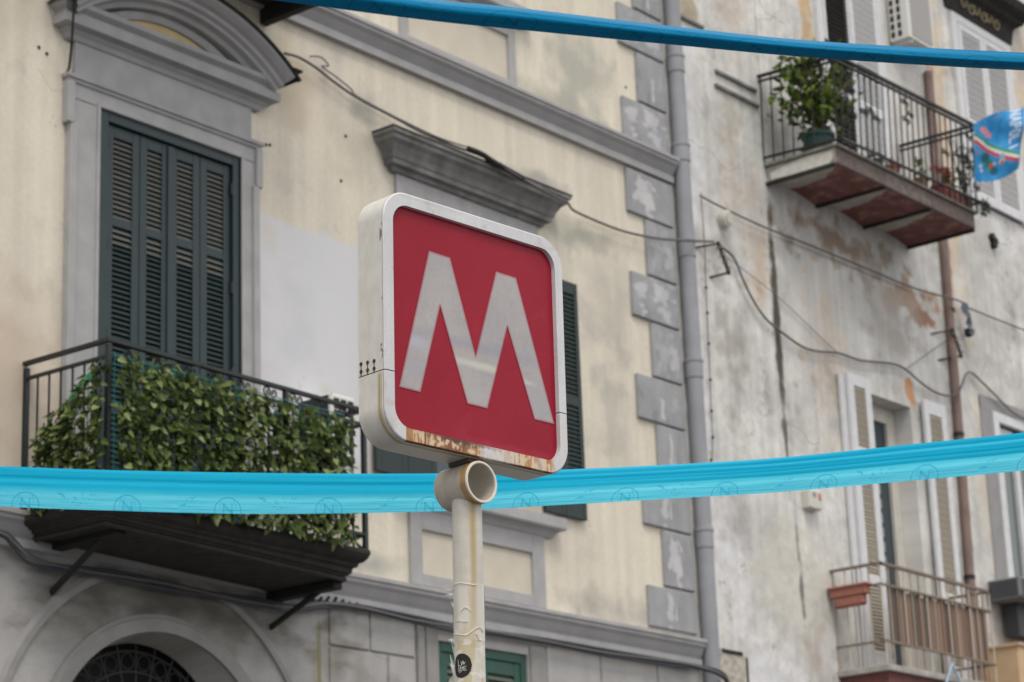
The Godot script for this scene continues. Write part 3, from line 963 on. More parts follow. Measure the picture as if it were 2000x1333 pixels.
func ivy() -> void:
	var th := thing("ivy_screen", Vector3(10.9, 5.1, 0.84), "dense artificial ivy hedge of green leaves hung on the left balcony railing", "ivy screen")
	# the teal net that carries the leaves
	var g := G.new()
	for i in 36:
		var x := 9.84 + i * 0.06
		g.box(x - 0.003, x + 0.003, 5.1, 6.055 - (x - 9.84) * 0.025, 0.838, 0.841)
	for i in 16:
		var y := 5.13 + i * 0.06
		g.box(9.83, 11.96, y - 0.003, y + 0.003, 0.841, 0.844)
	for i in 11:
		var z := 0.17 + i * 0.06
		g.box(9.785, 9.788, 5.1, 5.55 + (z - 0.15) * 0.75, z - 0.003, z + 0.003)
	for q in [[10.35, 6.0], [10.55, 5.93], [10.95, 5.95], [11.75, 5.93], [10.2, 5.7], [11.3, 5.88]]:
		g.box(q[0] - 0.03, q[0] + 0.03, q[1] - 0.1, q[1] + 0.05, 0.836, 0.838)
	put("net", g, flat(tone(20, 112, 116), 0.6), th)
	# a folded edge of the net standing up at the side
	g = G.new()
	var top: Array = []
	for i in 9:
		var k := i / 8.0
		top.append(Vector3(9.79, 5.80 + 0.13 * sin(k * PI * 0.62) + 0.02 * k, 0.44 + 0.28 * k))
	for i in 8:
		g.quad(top[i], top[i + 1], top[i + 1] - Vector3(0, 0.05, 0), top[i] - Vector3(0, 0.05, 0), Vector3(-1, 0, 0))
		g.quad(top[i], top[i + 1], top[i + 1] + Vector3(0.05, 0.012, 0), top[i] + Vector3(0.05, 0.012, 0), Vector3(0, 1, 0))
	put("net_edge", g, flat(tone(26, 128, 92), 0.5), th)
	var mats := [foliage(tone(76, 92, 42)), foliage(tone(52, 69, 31)), foliage(tone(94, 109, 56)), foliage(tone(42, 58, 27)), foliage(tone(66, 85, 38)), foliage(tone(118, 130, 84))]
	var lm := [ivy_leaf(0.060, 0.70), ivy_leaf(0.048, 0.82), ivy_leaf(0.068, 0.60)]
	var near: Array = []
	var deep: Array = []
	var r := RandomNumberGenerator.new()
	r.seed = 21
	var clump := FastNoiseLite.new()
	clump.seed = 5
	clump.frequency = 4.0
	for i in 4800:
		var p: Vector3
		var face: float
		var y0 := 5.04
		if i % 5 == 0:
			var z := r.randf_range(0.21, 0.83)
			var yt := 5.56 + (z - 0.15) * 0.62 + clump.get_noise_2d(z * 4.0, 7.0) * 0.1
			p = Vector3(9.775 - r.randf() * 0.07, lerpf(5.1, yt, pow(r.randf(), 0.9)), z)
			face = -PI / 2
		else:
			var x := r.randf_range(9.84, 11.95)
			var yt := 6.035 - (x - 9.84) * 0.03 + clump.get_noise_2d(x * 3.0, 1.0) * 0.09
			p = Vector3(x, lerpf(5.10, yt, r.randf()), 0.845 + r.randf() * 0.11)
			face = 0.0
		if clump.get_noise_2d(p.x * 1.6 + p.z * 1.6, p.y * 1.6) < -0.5 and r.randf() < 0.7:
			continue
		var out := (p.z - 0.845) / 0.11 if face == 0.0 else (9.775 - p.x) / 0.07
		var b := Basis(Vector3.UP, face + r.randfn(0.0, 0.6)) * Basis(Vector3.RIGHT, -0.4 + r.randfn(0.0, 0.5)) * Basis(Vector3.BACK, r.randfn(0.0, 0.7))
		var e := [Transform3D(b.scaled(Vector3.ONE * r.randf_range(0.6, 1.3)), p), r.randi() % 3, r.randi() % 6, out]
		if out > 0.66:
			near.append(e)
		else:
			deep.append(e)
	while near.size() > 300:
		deep.append(near.pop_back())
	for i in near.size():
		var o := MeshInstance3D.new()
		o.mesh = lm[near[i][1]]
		o.material_override = mats[near[i][2]]
		o.name = "leaf" if i == 0 else "leaf_%03d" % i
		th.add_child(o, true)
		o.transform = near[i][0]
		o.position -= th.position
	var by := {}
	var leaves := Node3D.new()
	for e in deep:
		var key: int = e[2]
		if not by.has(key): by[key] = []
		by[key].append(e)
	leaves.free()
	for key in by:
		var mm := MultiMesh.new()
		mm.transform_format = MultiMesh.TRANSFORM_3D
		mm.mesh = lm[key % 3]
		mm.instance_count = by[key].size()
		for i in by[key].size():
			var tr: Transform3D = by[key][i][0]
			mm.set_instance_transform(i, tr.translated(-th.position))
		var mi := MultiMeshInstance3D.new()
		mi.multimesh = mm
		mi.material_override = mats[key]
		mi.name = "leaves" if key == by.keys()[0] else "leaves_%03d" % key
		mi.set_meta("kind", "stuff")
		th.add_child(mi, true)


func aircon(called: String, x0: float, x1: float, y0: float, y1: float, z0: float, z1: float, label: String, side: Material) -> void:
	var th := thing(called, Vector3((x0 + x1) / 2, y0, z0), label, "air conditioner")
	var g := G.new()
	g.cbox(x0, x1, y0, y1, z0, z1, 0.012)
	put("housing", g, M.white_plastic, th)
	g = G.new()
	g.box(x0 - 0.004, x0 - 0.001, y0 + 0.012, y1 - 0.012, z0 + 0.01, z1 - 0.03)  # dark sheet puts the left face's shade into colour on the white housing
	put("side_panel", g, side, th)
	g = G.new()
	var n := 3
	for i in n:
		for j in 9:
			var x := lerpf(x0 + 0.015, x1 - 0.015, (i + 0.5) / n)
			var y := lerpf(y0 + 0.03, y1 - 0.03, (j + 0.5) / 9.0)
			g.box(x - 0.03, x + 0.03, y - 0.019, y + 0.019, z1 - 0.002, z1 + 0.002)
	put("grille_opening", g, M.black, th)
	for x in [x0 + 0.05, x1 - 0.05]:
		g = G.new()
		g.box(x - 0.02, x + 0.02, y0 - 0.04, y0, -0.02, z1 - 0.03)
		g.box(x - 0.02, x + 0.02, y0 - 0.3, y0 - 0.041, -0.02, 0.02)
		put("bracket", g, M.iron, th)


# ---------------------------------------------------------------- the grey house
func house_b() -> void:
	var h := thing("grey_house", Vector3(22, 0, 0), "grey weathered plaster house with white shutters and two balconies, right of the downpipe", "building")
	var white := tone(212, 213, 217)
	var dark := tone(128, 125, 118)
	var peach := tone(196, 172, 146)
	var patches := [
		[17.75, 10.2, 0.25, 1.6, white, 0.7, 0.9, 0.8], [17.65, 7.0, 0.3, 1.6, white, 0.7, 0.9, 0.8], [18.0, 5.9, 0.35, 0.8, white, 0.7, 0.8, 0.9], [18.5, 4.9, 0.7, 0.5, white, 0.7, 0.6, 0.9],
		[19.0, 5.9, 0.8, 0.7, tone(196, 193, 184), 0.8, 0.4, 0.5], [18.2, 8.0, 0.4, 0.8, dark, 0.55, 0.9, 0.9], [18.4, 10.3, 0.3, 0.6, tone(176, 168, 156), 0.7, 0.9, 0.8],
		[19.9, 8.3, 0.55, 1.2, peach, 0.35, 0.9, 0.9], [20.4, 9.55, 1.2, 0.3, tone(128, 110, 92), 0.8, 0.9, 0.9], [21.6, 9.25, 0.7, 0.25, tone(160, 128, 106), 0.8, 0.5, 0.9], [22.0, 9.12, 0.25, 0.1, tone(150, 112, 90), 0.9, 0.3, 0.8],
		[21.2, 9.0, 0.8, 0.6, tone(170, 167, 162), 0.7, 0.8, 0.6], [21.3, 8.75, 0.7, 0.3, tone(160, 156, 152), 0.6, 0.8, 0.6], [18.75, 8.9, 0.2, 0.6, peach, 0.5, 0.8, 0.8], [18.55, 9.5, 0.5, 0.6, tone(196, 182, 168), 0.5, 0.9, 0.8],
		[23.2, 9.6, 0.5, 1.3, tone(160, 158, 154), 0.5, 0.9, 0.9, false, true], [23.0, 7.5, 0.35, 1.2, tone(200, 190, 172), 0.7, 0.8, 0.7], [22.75, 11.5, 0.22, 2.4, tone(204, 180, 152), 0.7, 0.7, 0.8, true], [22.55, 10.9, 0.12, 1.5, tone(150, 116, 104), 0.8, 0.5, 0.4, true],
		[22.1, 11.3, 0.35, 1.2, tone(200, 196, 190), 0.8, 0.4, 0.5], [24.9, 12.2, 0.3, 1.6, tone(204, 182, 156), 0.7, 0.6, 0.7, true], [20.0, 12.2, 0.14, 1.0, tone(192, 164, 128), 0.9, 0.5, 0.6, true], [18.6, 12.0, 0.35, 1.2, tone(188, 176, 164), 0.7, 0.8, 0.8], [17.75, 11.35, 0.25, 0.22, tone(160, 148, 124), 0.8, 0.3, 0.6],
		[19.02, 8.5, 0.078, 1.35, tone(74, 72, 64), 1.0, 0.5, 0.35], [19.03, 7.2, 0.035, 0.5, tone(92, 90, 82), 0.9, 0.6, 0.4], [19.02, 11.4, 0.012, 0.7, tone(110, 106, 98), 0.8, 0.6, 0.3], [19.1, 6.35, 0.03, 0.5, tone(110, 108, 102), 0.6, 0.8, 0.8], [19.12, 5.8, 0.04, 0.4, tone(104, 102, 98), 0.8, 0.6, 0.9], [18.2, 6.35, 0.3, 0.25, tone(150, 148, 146), 0.6, 0.8, 0.8], [18.1, 9.0, 0.5, 0.15, dark, 0.4, 0.8, 0.9],
		[21.5, 8.23, 0.11, 0.17, tone(190, 142, 106), 0.95, 0.2, 0.4], [22.0, 7.4, 0.2, 1.0, tone(178, 172, 164), 0.6, 0.9, 0.5], [19.3, 5.2, 0.25, 0.4, tone(166, 152, 142), 0.6, 0.9, 0.8], [20.3, 12.2, 0.3, 0.6, white, 0.5, 0.8, 0.6], [23.9, 10.5, 0.6, 0.3, white, 0.6, 0.8, 0.5],
	]
	var im := plaster(1088, 1400, 17.36, 25.2, 3.6, 13.8, tone(188, 187, 184), tone(211, 210, 207), tone(165, 164, 161), 0.13, 81, patches)
	weather(im, 17.36, 25.2, 3.6, 13.8, 5)
	var pm := from_image(im, 0.92)
	var nz := FastNoiseLite.new()
	nz.seed = 3
	nz.frequency = 0.03
	nz.fractal_octaves = 5
	var bump := nz.get_seamless_image(512, 512)
	bump.convert(Image.FORMAT_RGBA8)
	bump.bump_map_to_normal_map(3.0)
	pm.normal_enabled = true
	pm.normal_texture = ImageTexture.create_from_image(bump)
	pm.normal_scale = 0.5
	var g := G.new()
	g.box(17.362, 20.60, 0.0, 14.5, -0.4, 0)
	g.box(20.60, 21.48, 8.04, 14.5, -0.4, 0)
	g.box(20.60, 21.48, 0.0, 5.1, -0.4, 0)
	g.box(21.48, 23.36, 0.0, 14.5, -0.4, 0)
	g.box(23.36, 24.3, 8.30, 14.5, -0.4, 0)
	g.box(23.36, 24.3, 0.0, 5.3, -0.4, 0)
	g.box(24.3, 34.0, 0.0, 14.5, -0.4, 0)
	g.planar(17.36, 25.2, 3.6, 13.8)
	put("wall", g, pm, h)
	# fragments of an old ledge, and bare stone at the foot
	for q in [[18.21, 18.92, 10.82], [18.19, 18.95, 10.665], [17.58, 18.05, 11.22]]:
		g = G.new()
		g.cbox(q[0], q[1], q[2] - 0.02, q[2] + 0.02, -0.01, 0.03, 0.008)
		put("old_ledge", g, M.trim_dark, h)
	g = G.new()
	g.prism(PackedVector2Array([Vector2(17.57, 4.2), Vector2(18.1, 4.2), Vector2(18.06, 4.62), Vector2(18.04, 5.06), Vector2(17.86, 5.09), Vector2(17.72, 5.06), Vector2(17.58, 5.12)]), -0.01, 0.045)
	put("bare_stone", g, mottled(tone(196, 190, 178), tone(150, 144, 134), 0.04, 91, 0.95, 0.9, 2.0), h)
	g = G.new()
	g.cbox(17.66, 17.98, 5.065, 5.10, 0.0, 0.06, 0.01)
	g.cbox(18.03, 18.06, 4.62, 5.06, 0.0, 0.055, 0.01)
	put("stone_edge", g, M.grime, h)

	# --- lower balcony door: reveal, inner frame, glass, folded shutters
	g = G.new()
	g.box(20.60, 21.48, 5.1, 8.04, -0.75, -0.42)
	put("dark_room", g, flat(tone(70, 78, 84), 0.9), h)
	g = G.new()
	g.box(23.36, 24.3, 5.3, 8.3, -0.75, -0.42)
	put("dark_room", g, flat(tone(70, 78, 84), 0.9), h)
	g = G.new()
	g.cbox(20.602, 20.84, 5.1, 8.04, -0.27, -0.2, 0.004)
	g.cbox(21.32, 21.478, 5.1, 8.04, -0.27, -0.2, 0.004)
	g.cbox(20.84, 21.32, 7.87, 8.04, -0.27, -0.2, 0.004)
	g.cbox(20.84, 20.9, 5.1, 7.87, -0.26, -0.22, 0.004)
	var df := put("door_frame", g, mottled(tone(206, 203, 196), tone(190, 186, 178), 0.03, 92, 0.7, 0.8), h)
	g = G.new()
	g.box(20.9, 21.32, 5.1, 7.87, -0.245, -0.238)
	put("pane", g, M.glass, df)
	g = G.new()
	g.cbox(21.09, 21.14, -0.05, 0.05, -0.236, -0.232, 0.001)
	var tassels: Array = []
	for i in 14:
		tassels.append(Vector3(0, 5.35 + i * 0.15, 0))
	pieces("curtain_trim", g.mesh(), [flat(tone(140, 142, 138), 0.9)], df, tassels)
	leaf("shutter_leaf", h, 20.13, 20.56, 5.12, 8.14, 0.085, 0.035, 0.105, [[5.35, 6.0, 0.036, M.slat_beige], [6.1, 7.28, 0.036, M.slat_beige], [7.39, 8.02, 0.036, M.slat_beige]], M.white_wood, 1.08)
	leaf("shutter_leaf", h, 20.04, 20.48, 5.12, 8.12, 0.045, 0.035, 0.105, [], M.white_wood)
	leaf("shutter_leaf", h, 21.63, 22.08, 5.12, 8.15, 0.085, 0.035, 0.095, [[5.35, 6.0, 0.036, M.slat_beige], [6.1, 8.0, 0.036, M.slat_beige]], M.white_wood, 1.08)
	leaf("shutter_leaf", h, 21.68, 22.14, 5.12, 8.13, 0.045, 0.035, 0.095, [], M.white_wood)

	# --- window at the right edge of the picture
	g = G.new()
	g.cbox(23.26, 23.38, 5.3, 8.33, -0.03, 0.03, 0.004)
	g.cbox(24.28, 24.4, 5.3, 8.33, -0.03, 0.03, 0.004)
	g.cbox(23.38, 24.28, 8.22, 8.33, -0.03, 0.03, 0.004)
	g.cbox(23.42, 23.50, 5.3, 8.2, -0.10, -0.04, 0.004)
	g.cbox(23.80, 23.90, 5.3, 8.2, -0.10, -0.04, 0.004)
	g.cbox(23.42, 24.24, 8.10, 8.2, -0.10, -0.04, 0.004)
	var wf := put("window_frame", g, M.white_wood, h)
	g = G.new()
	g.box(23.38, 24.28, 5.3, 8.22, -0.09, -0.082)
	put("pane", g, flat(tone(96, 104, 104), 0.15), wf)
	g = G.new()
	g.box(23.0, 23.26, 6.3, 8.45, 0.0, 0.012)
	g.box(23.0, 24.6, 8.33, 8.48, 0.0, 0.013)
	put("render_band", g, mottled(tone(150, 149, 150), tone(136, 135, 136), 0.03, 93, 0.9, 0.6), h)

	# --- shuttered door behind the upper balcony
	g = G.new()
	g.cbox(20.16, 20.27, 10.02, 13.0, 0.0, 0.05, 0.004)
	g.cbox(21.42, 21.50, 10.02, 13.0, 0.0, 0.05, 0.004)
	g.cbox(20.27, 21.42, 12.9, 13.0, 0.0, 0.05, 0.004)
	put("shutter_frame", g, M.white_wood, h)
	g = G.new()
	g.box(20.27, 21.42, 10.02, 12.9, 0.0, 0.006)  # grey sheet stands for the darkness seen between the slats
	put("door_slat_shade", g, flat(tone(96, 94, 92), 0.8), h)
	leaf("shutter_leaf", h, 20.28, 20.80, 10.04, 12.9, 0.055, 0.035, 0.045, [[10.2, 11.2, 0.05, M.slat_dark], [11.3, 12.75, 0.05, M.slat_dark]], M.white_wood, 0.75, "shutter leaf with dark grey slats")
	leaf("shutter_leaf", h, 20.82, 21.41, 10.04, 12.9, 0.055, 0.035, 0.07, [[10.2, 11.2, 0.04, M.slat_white], [11.3, 12.75, 0.04, M.slat_white]], M.white_wood, 1.15)

	# --- white shuttered window upper right, with its hood
	g = G.new()
	g.cbox(23.15, 23.26, 10.8, 13.09, 0.0, 0.05, 0.004)
	g.cbox(24.45, 24.56, 10.8, 13.09, 0.0, 0.05, 0.004)
	g.cbox(23.26, 24.45, 12.99, 13.09, 0.0, 0.05, 0.004)
	put("shutter_frame", g, M.white_wood, h)
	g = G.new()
	g.box(23.26, 24.45, 10.8, 12.99, 0.0, 0.006)  # flat grey sheet colours in the shade behind the slats
	put("window_slat_shade", g, flat(tone(120, 120, 120), 0.8), h)
	for q in [[23.27, 23.845], [23.855, 24.44]]:
		leaf("shutter_leaf", h, q[0], q[1], 10.82, 12.98, 0.055, 0.035, 0.07, [[10.93, 11.62, 0.042, M.slat_white], [11.80, 12.90, 0.042, M.slat_white]], M.white_wood, 1.12)
	g = G.new()
	g.mould([[0.0, 13.12], [0.03, 13.13], [0.05, 13.30], [0.07, 13.34], [0.14, 13.38], [0.16, 13.42], [0.26, 13.46], [0.30, 13.55], [0.0, 13.6]], 23.1, 24.62, 0.0)
	put("window_hood", g, M.grime, h)
	var sc := scroll(0.09)
	pieces("hood_ornament", sc, [flat(tone(190, 176, 140), 0.85)], h, [Vector3(23.55, 13.27, 0.06), Vector3(23.85, 13.27, 0.06), Vector3(24.15, 13.27, 0.06)])

	upper_balcony(h)
	lower_balcony(h)

	# air conditioner beside the upper balcony door
	var th := thing("air_conditioner", Vector3(21.97, 12.2, 0.13), "white air conditioner with a grid on its side, high beside the upper balcony door", "air conditioner")
	g = G.new()
	g.cbox(21.70, 22.24, 12.22, 12.86, 0.02, 0.27, 0.01)
	put("housing", g, flat(tone(206, 206, 202), 0.5), th)
	g = G.new()
	for i in 2:
		for j in 6:
			var z := 0.07 + i * 0.085
			var y := 12.30 + j * 0.095
			g.box(21.695, 21.702, y - 0.033, y + 0.033, z - 0.022, z + 0.022)
	put("grille_opening", g, M.black, th)
	g = G.new()
	g.cbox(21.76, 22.2, 12.26, 12.83, 0.268, 0.276, 0.003)
	put("front_panel", g, flat(tone(150, 148, 148), 0.6), th)
	g = G.new()
	for x in [21.76, 22.1]:
		g = G.new()
		g.box(x, x + 0.04, 12.19, 12.22, 0.0, 0.25)
		put("bracket", g, M.white_plastic, th)

	# meter box
	th = thing("meter_box", Vector3(19.34, 6.6, 0.0), "small pale grey meter box with a red switch on the grey house wall", "meter box")
	g = G.new()
	g.cbox(19.235, 19.455, 6.615, 6.80, -0.005, 0.09, 0.012)
	put("box", g, flat(tone(196, 194, 186), 0.6), th)
	g = G.new()
	g.cbox(19.40, 19.435, 6.71, 6.775, 0.088, 0.096, 0.003)
	put("switch", g, flat(tone(190, 70, 56), 0.5), th)
	g = G.new()
	g.box(19.30, 19.35, 6.73, 6.775, 0.088, 0.093)
	put("window", g, flat(tone(120, 118, 118), 0.3), th)
	# round junction box
	th = thing("junction_box", Vector3(18.17, 9.27, 0.0), "round white junction box on the grey wall near the top of the wall anchor", "junction box")
	g = G.new()
	g.tube([Vector3(18.17, 9.27, -0.005), Vector3(18.17, 9.27, 0.08), ], 0.085, 16)
	put("housing", g, flat(tone(200, 198, 190), 0.7), th)
	g = G.new()
	g.tube([Vector3(18.17, 9.27, 0.08), Vector3(18.17, 9.27, 0.095)], 0.06, 16)
	put("lid", g, flat(tone(184, 182, 174), 0.7), th)
	# vent
	th = thing("wall_vent", Vector3(23.68, 10.36, 0.0), "small black double vent on the wall below the white shuttered window", "vent")
	g = G.new()
	for q in [[23.65, 10.45], [23.71, 10.41], [23.68, 10.36]]:
		g.tube([Vector3(q[0], q[1], -0.004), Vector3(q[0], q[1], 0.05)], 0.045, 10)
	put("pipe_end", g, M.black, th)


func upper_balcony(h: Node3D) -> void:
	var x0 := 18.99
	var x1 := 21.75
	var plast := mottled(tone(186, 183, 176), tone(132, 128, 122), 0.03, 95, 0.92, 0.7, 1.0)
	# the slab: a lip on top, plastered edge, shallow vaults between iron beams below
	var g := G.new()
	g.cbox(x0 + 0.02, x1 - 0.02, 9.93, 10.03, 0.0, 0.81, 0.006)
	g.quad(Vector3(x0 + 0.02, 9.86, 0), Vector3(x0 + 0.02, 9.86, 0.81), Vector3(x0 + 0.02, 9.94, 0.81), Vector3(x0 + 0.02, 9.94, 0), Vector3(-1, 0, 0))
	g.quad(Vector3(x1 - 0.02, 9.86, 0), Vector3(x1 - 0.02, 9.86, 0.81), Vector3(x1 - 0.02, 9.94, 0.81), Vector3(x1 - 0.02, 9.94, 0), Vector3(1, 0, 0))
	var slab := put("balcony", g, plast, h)
	for b in 3:
		var fw := (x1 - x0 - 0.04) / 3.0
		g = G.new()
		g.cbox(x0 + 0.022 + fw * b, x0 + 0.014 + fw * (b + 1), 9.865, 10.025, 0.79, 0.82, 0.005)
		put("fascia_panel", g, mottled([tone(122, 112, 108), tone(134, 126, 120), tone(116, 104, 100)][b], tone(92, 80, 76), 0.04, 98 + b, 0.92, 0.9, 1.0), slab)
	g = G.new()
	var wp := [Vector2(0.06, 9.885), Vector2(0.40, 9.878), Vector2(0.74, 9.88), Vector2(0.775, 9.93), Vector2(0.77, 10.0), Vector2(0.5, 10.015), Vector2(0.2, 9.99), Vector2(0.05, 9.96)]
	var mid := Vector3(x0 + 0.014, 9.945, 0.42)
	for i in wp.size():
		var p: Vector2 = wp[i]
		var q: Vector2 = wp[(i + 1) % wp.size()]
		var left := Vector3(-1, 0, 0)
		g.tri(mid, Vector3(x0 + 0.014, p.y, p.x), Vector3(x0 + 0.014, q.y, q.x), left, left, left)
		g.quad(Vector3(x0 + 0.014, p.y, p.x), Vector3(x0 + 0.014, q.y, q.x), Vector3(x0 + 0.024, q.y, q.x), Vector3(x0 + 0.024, p.y, p.x), Vector3(0, p.y + q.y - 19.89, p.x + q.x - 0.84))
	put("white_patch", g, mottled(tone(214, 214, 208), tone(190, 188, 180), 0.04, 99, 0.9, 1.2), slab)
	g = G.new()
	g.cbox(x0 - 0.015, x1 + 0.015, 10.03, 10.06, 0.0, 0.85, 0.006)
	put("slab_lip", g, mottled(tone(150, 146, 138), tone(96, 92, 86), 0.04, 96, 0.92, 0.8), slab)
	# red paint, worn back to plaster near the wall
	var red := Image.create(384, 128, false, Image.FORMAT_RGB8)
	var nb := noise_bytes(384, 128, 0.03, 97, 5)
	for y in 128:
		for x in 384:
			var k := nb[y * 384 + x] / 255.0
			var fx := fposmod(x / 128.0, 1.0)
			var fz := y / 127.0
			var e := Vector2(fx / 0.50, (fz) / 0.95).length() + (k - 0.5) * 0.25
			var a := smoothstep(0.93, 1.0, e)
			var c := tone(168, 164, 156).lerp(tone(116, 76, 72).lerp(tone(140, 108, 102), smoothstep(0.45, 1.0, k)), a)
			red.set_pixel(x, y, c * (0.9 + 0.2 * k))
	var rm := from_image(red, 0.9)
	g = G.new()
	var bay := (x1 - x0 - 0.04) / 3.0
	for b in 3:
		for i in 8:
			var u := i / 8.0
			var w := (i + 1) / 8.0
			var xa := x0 + 0.02 + bay * (b + u)
			var xb := x0 + 0.02 + bay * (b + w)
			var ya := 9.862 + 0.055 * sin(u * PI)
			var yb := 9.862 + 0.055 * sin(w * PI)
			g.quad(Vector3(xa, ya, 0), Vector3(xb, yb, 0), Vector3(xb, yb, 0.808), Vector3(xa, ya, 0.808), Vector3.DOWN, [Vector2((b + u) / 3, 0), Vector2((b + w) / 3, 0), Vector2((b + w) / 3, 1), Vector2((b + u) / 3, 1)])
	put("soffit", g, rm, slab)
	for b in 4:
		var xb := x0 + 0.02 + bay * b
		g = G.new()
		g.box(xb - 0.02, xb + 0.02, 9.84, 9.872, 0.0, 0.8)
		put("iron_beam", g, M.grime, slab)
	# railing, leaning a little outwards
	railing(slab, [Vector3(x0, 11.0, 0.0), Vector3(x0, 10.955, 0.905), Vector3(x1, 11.015, 0.905), Vector3(x1, 11.03, 0.0)], [0.0, -0.055, -0.87], M.iron)
	var bal := G.new()
	bal.tube([Vector3(0, 0, -0.03), Vector3(0, 0.93, 0.0)], 0.0085, 6)
	var twist := G.new()
	var tp: Array = []
	for i in 33:
		tp.append(Vector3(cos(i * 2.4) * 0.003, 0.93 * i / 32.0, sin(i * 2.4) * 0.003 - 0.03 + 0.03 * i / 32.0))
	twist.tube(tp, 0.010, 5)
	var plain: Array = []
	var twisted: Array = []
	for i in 25:
		var p := Vector3(x0 + (x1 - x0) * i / 24.0, 10.05, 0.875)
		if i < 7 and i > 0 or i == 24: twisted.append(p)
		else: plain.append(p)
	for i in 7:
		plain.append(Vector3(x0, 10.06, 0.03 + 0.82 * i / 7.0))
		plain.append(Vector3(x1, 10.06, 0.03 + 0.82 * i / 7.0))
	pieces("baluster", bal.mesh(), [M.iron], slab, plain)
	pieces("twisted_baluster", twist.mesh(), [M.iron], slab, twisted)
	var orn: Array = []
	for q in [[19.10, 10.80], [19.10, 10.55], [19.10, 10.3], [19.22, 10.68], [19.22, 10.42], [19.45, 10.5], [19.57, 10.55], [19.68, 10.5], [20.28, 10.85], [20.36, 10.75], [20.28, 10.66], [21.05, 10.52], [21.3, 10.56], [21.45, 10.6], [21.6, 10.85], [21.66, 10.7], [21.6, 10.5], [21.3, 10.38], [21.4, 10.28], [21.66, 10.3]]:
		orn.append(Vector3(q[0] + 0.03, q[1], 0.895))
	pieces("scroll", scroll(0.042), [M.iron], slab, orn)

	# plants on the balcony
	pot_plant(Vector3(19.27, 10.06, 0.47), 0.16, 0.26, tone(44, 74, 72), 950, Vector3(0.62, 0.70, 0.38), [tone(84, 104, 36), tone(58, 76, 30), tone(110, 128, 46), tone(42, 58, 28)], 0.10, "big leafy shrub in a teal pot at the left end of the upper balcony", "potted_shrub", 1)
	pot_plant(Vector3(19.95, 10.06, 0.72), 0.07, 0.11, tone(70, 76, 84), 40, Vector3(0.10, 0.09, 0.08), [tone(70, 84, 66)], 0.04, "small dark pot in the middle of the upper balcony floor", "flower_pot", 2)
	pot_plant(Vector3(20.24, 10.06, 0.72), 0.09, 0.12, tone(150, 92, 78), 40, Vector3(0.12, 0.08, 0.08), [tone(96, 80, 66), tone(80, 92, 60)], 0.04, "low terracotta pot with withered plant near the middle of the upper balcony", "flower_pot", 3)
	pot_plant(Vector3(20.78, 10.06, 0.74), 0.08, 0.12, tone(120, 96, 80), 70, Vector3(0.12, 0.16, 0.08), [tone(122, 138, 70), tone(96, 116, 58)], 0.05, "pot with a small pale green plant left of the red flowers", "flower_pot", 4)
	pot_plant(Vector3(21.15, 10.06, 0.76), 0.10, 0.14, tone(120, 60, 58), 110, Vector3(0.16, 0.20, 0.10), [tone(170, 40, 64), tone(150, 34, 56), tone(84, 106, 56)], 0.05, "pot of red flowers behind the upper balcony railing", "flower_pot", 5)
	var th := thing("flower_box", Vector3(21.42, 10.06, 0.76), "dark red flower box with yellow green plants at the upper balcony's right end", "flower box")
	var g2 := G.new()
	g2.cbox(21.24, 21.68, 10.06, 10.20, 0.68, 0.84, 0.01)
	put("box", g2, flat(tone(112, 62, 58), 0.8), th)
	leaves_on(th, Vector3(21.45, 10.28, 0.76), Vector3(0.24, 0.12, 0.1), 150, [tone(142, 152, 84), tone(112, 128, 64), tone(90, 108, 56)], 0.05, 6)
	# climbing plant at the right end
	th = thing("climbing_plant", Vector3(21.55, 10.06, 0.82), "dark green climbing plant on the right end of the upper balcony railing", "plant")
	g2 = G.new()
	for i in 4:
		g2.tube(line([[21.6 - i * 0.02, 10.06, 0.84], [21.55 - i * 0.06, 10.4, 0.86], [21.62 - i * 0.14, 10.75, 0.87]]), 0.006, 5)
	put("stem", g2, flat(tone(70, 66, 50), 0.9), th)
	leaves_on(th, Vector3(21.52, 10.5, 0.87), Vector3(0.22, 0.36, 0.05), 140, [tone(56, 72, 48), tone(70, 88, 52), tone(44, 56, 40)], 0.045, 7)
	leaves_on(th, Vector3(21.80, 10.15, 0.93), Vector3(0.08, 0.2, 0.08), 70, [tone(52, 62, 46), tone(66, 74, 56)], 0.05, 8)


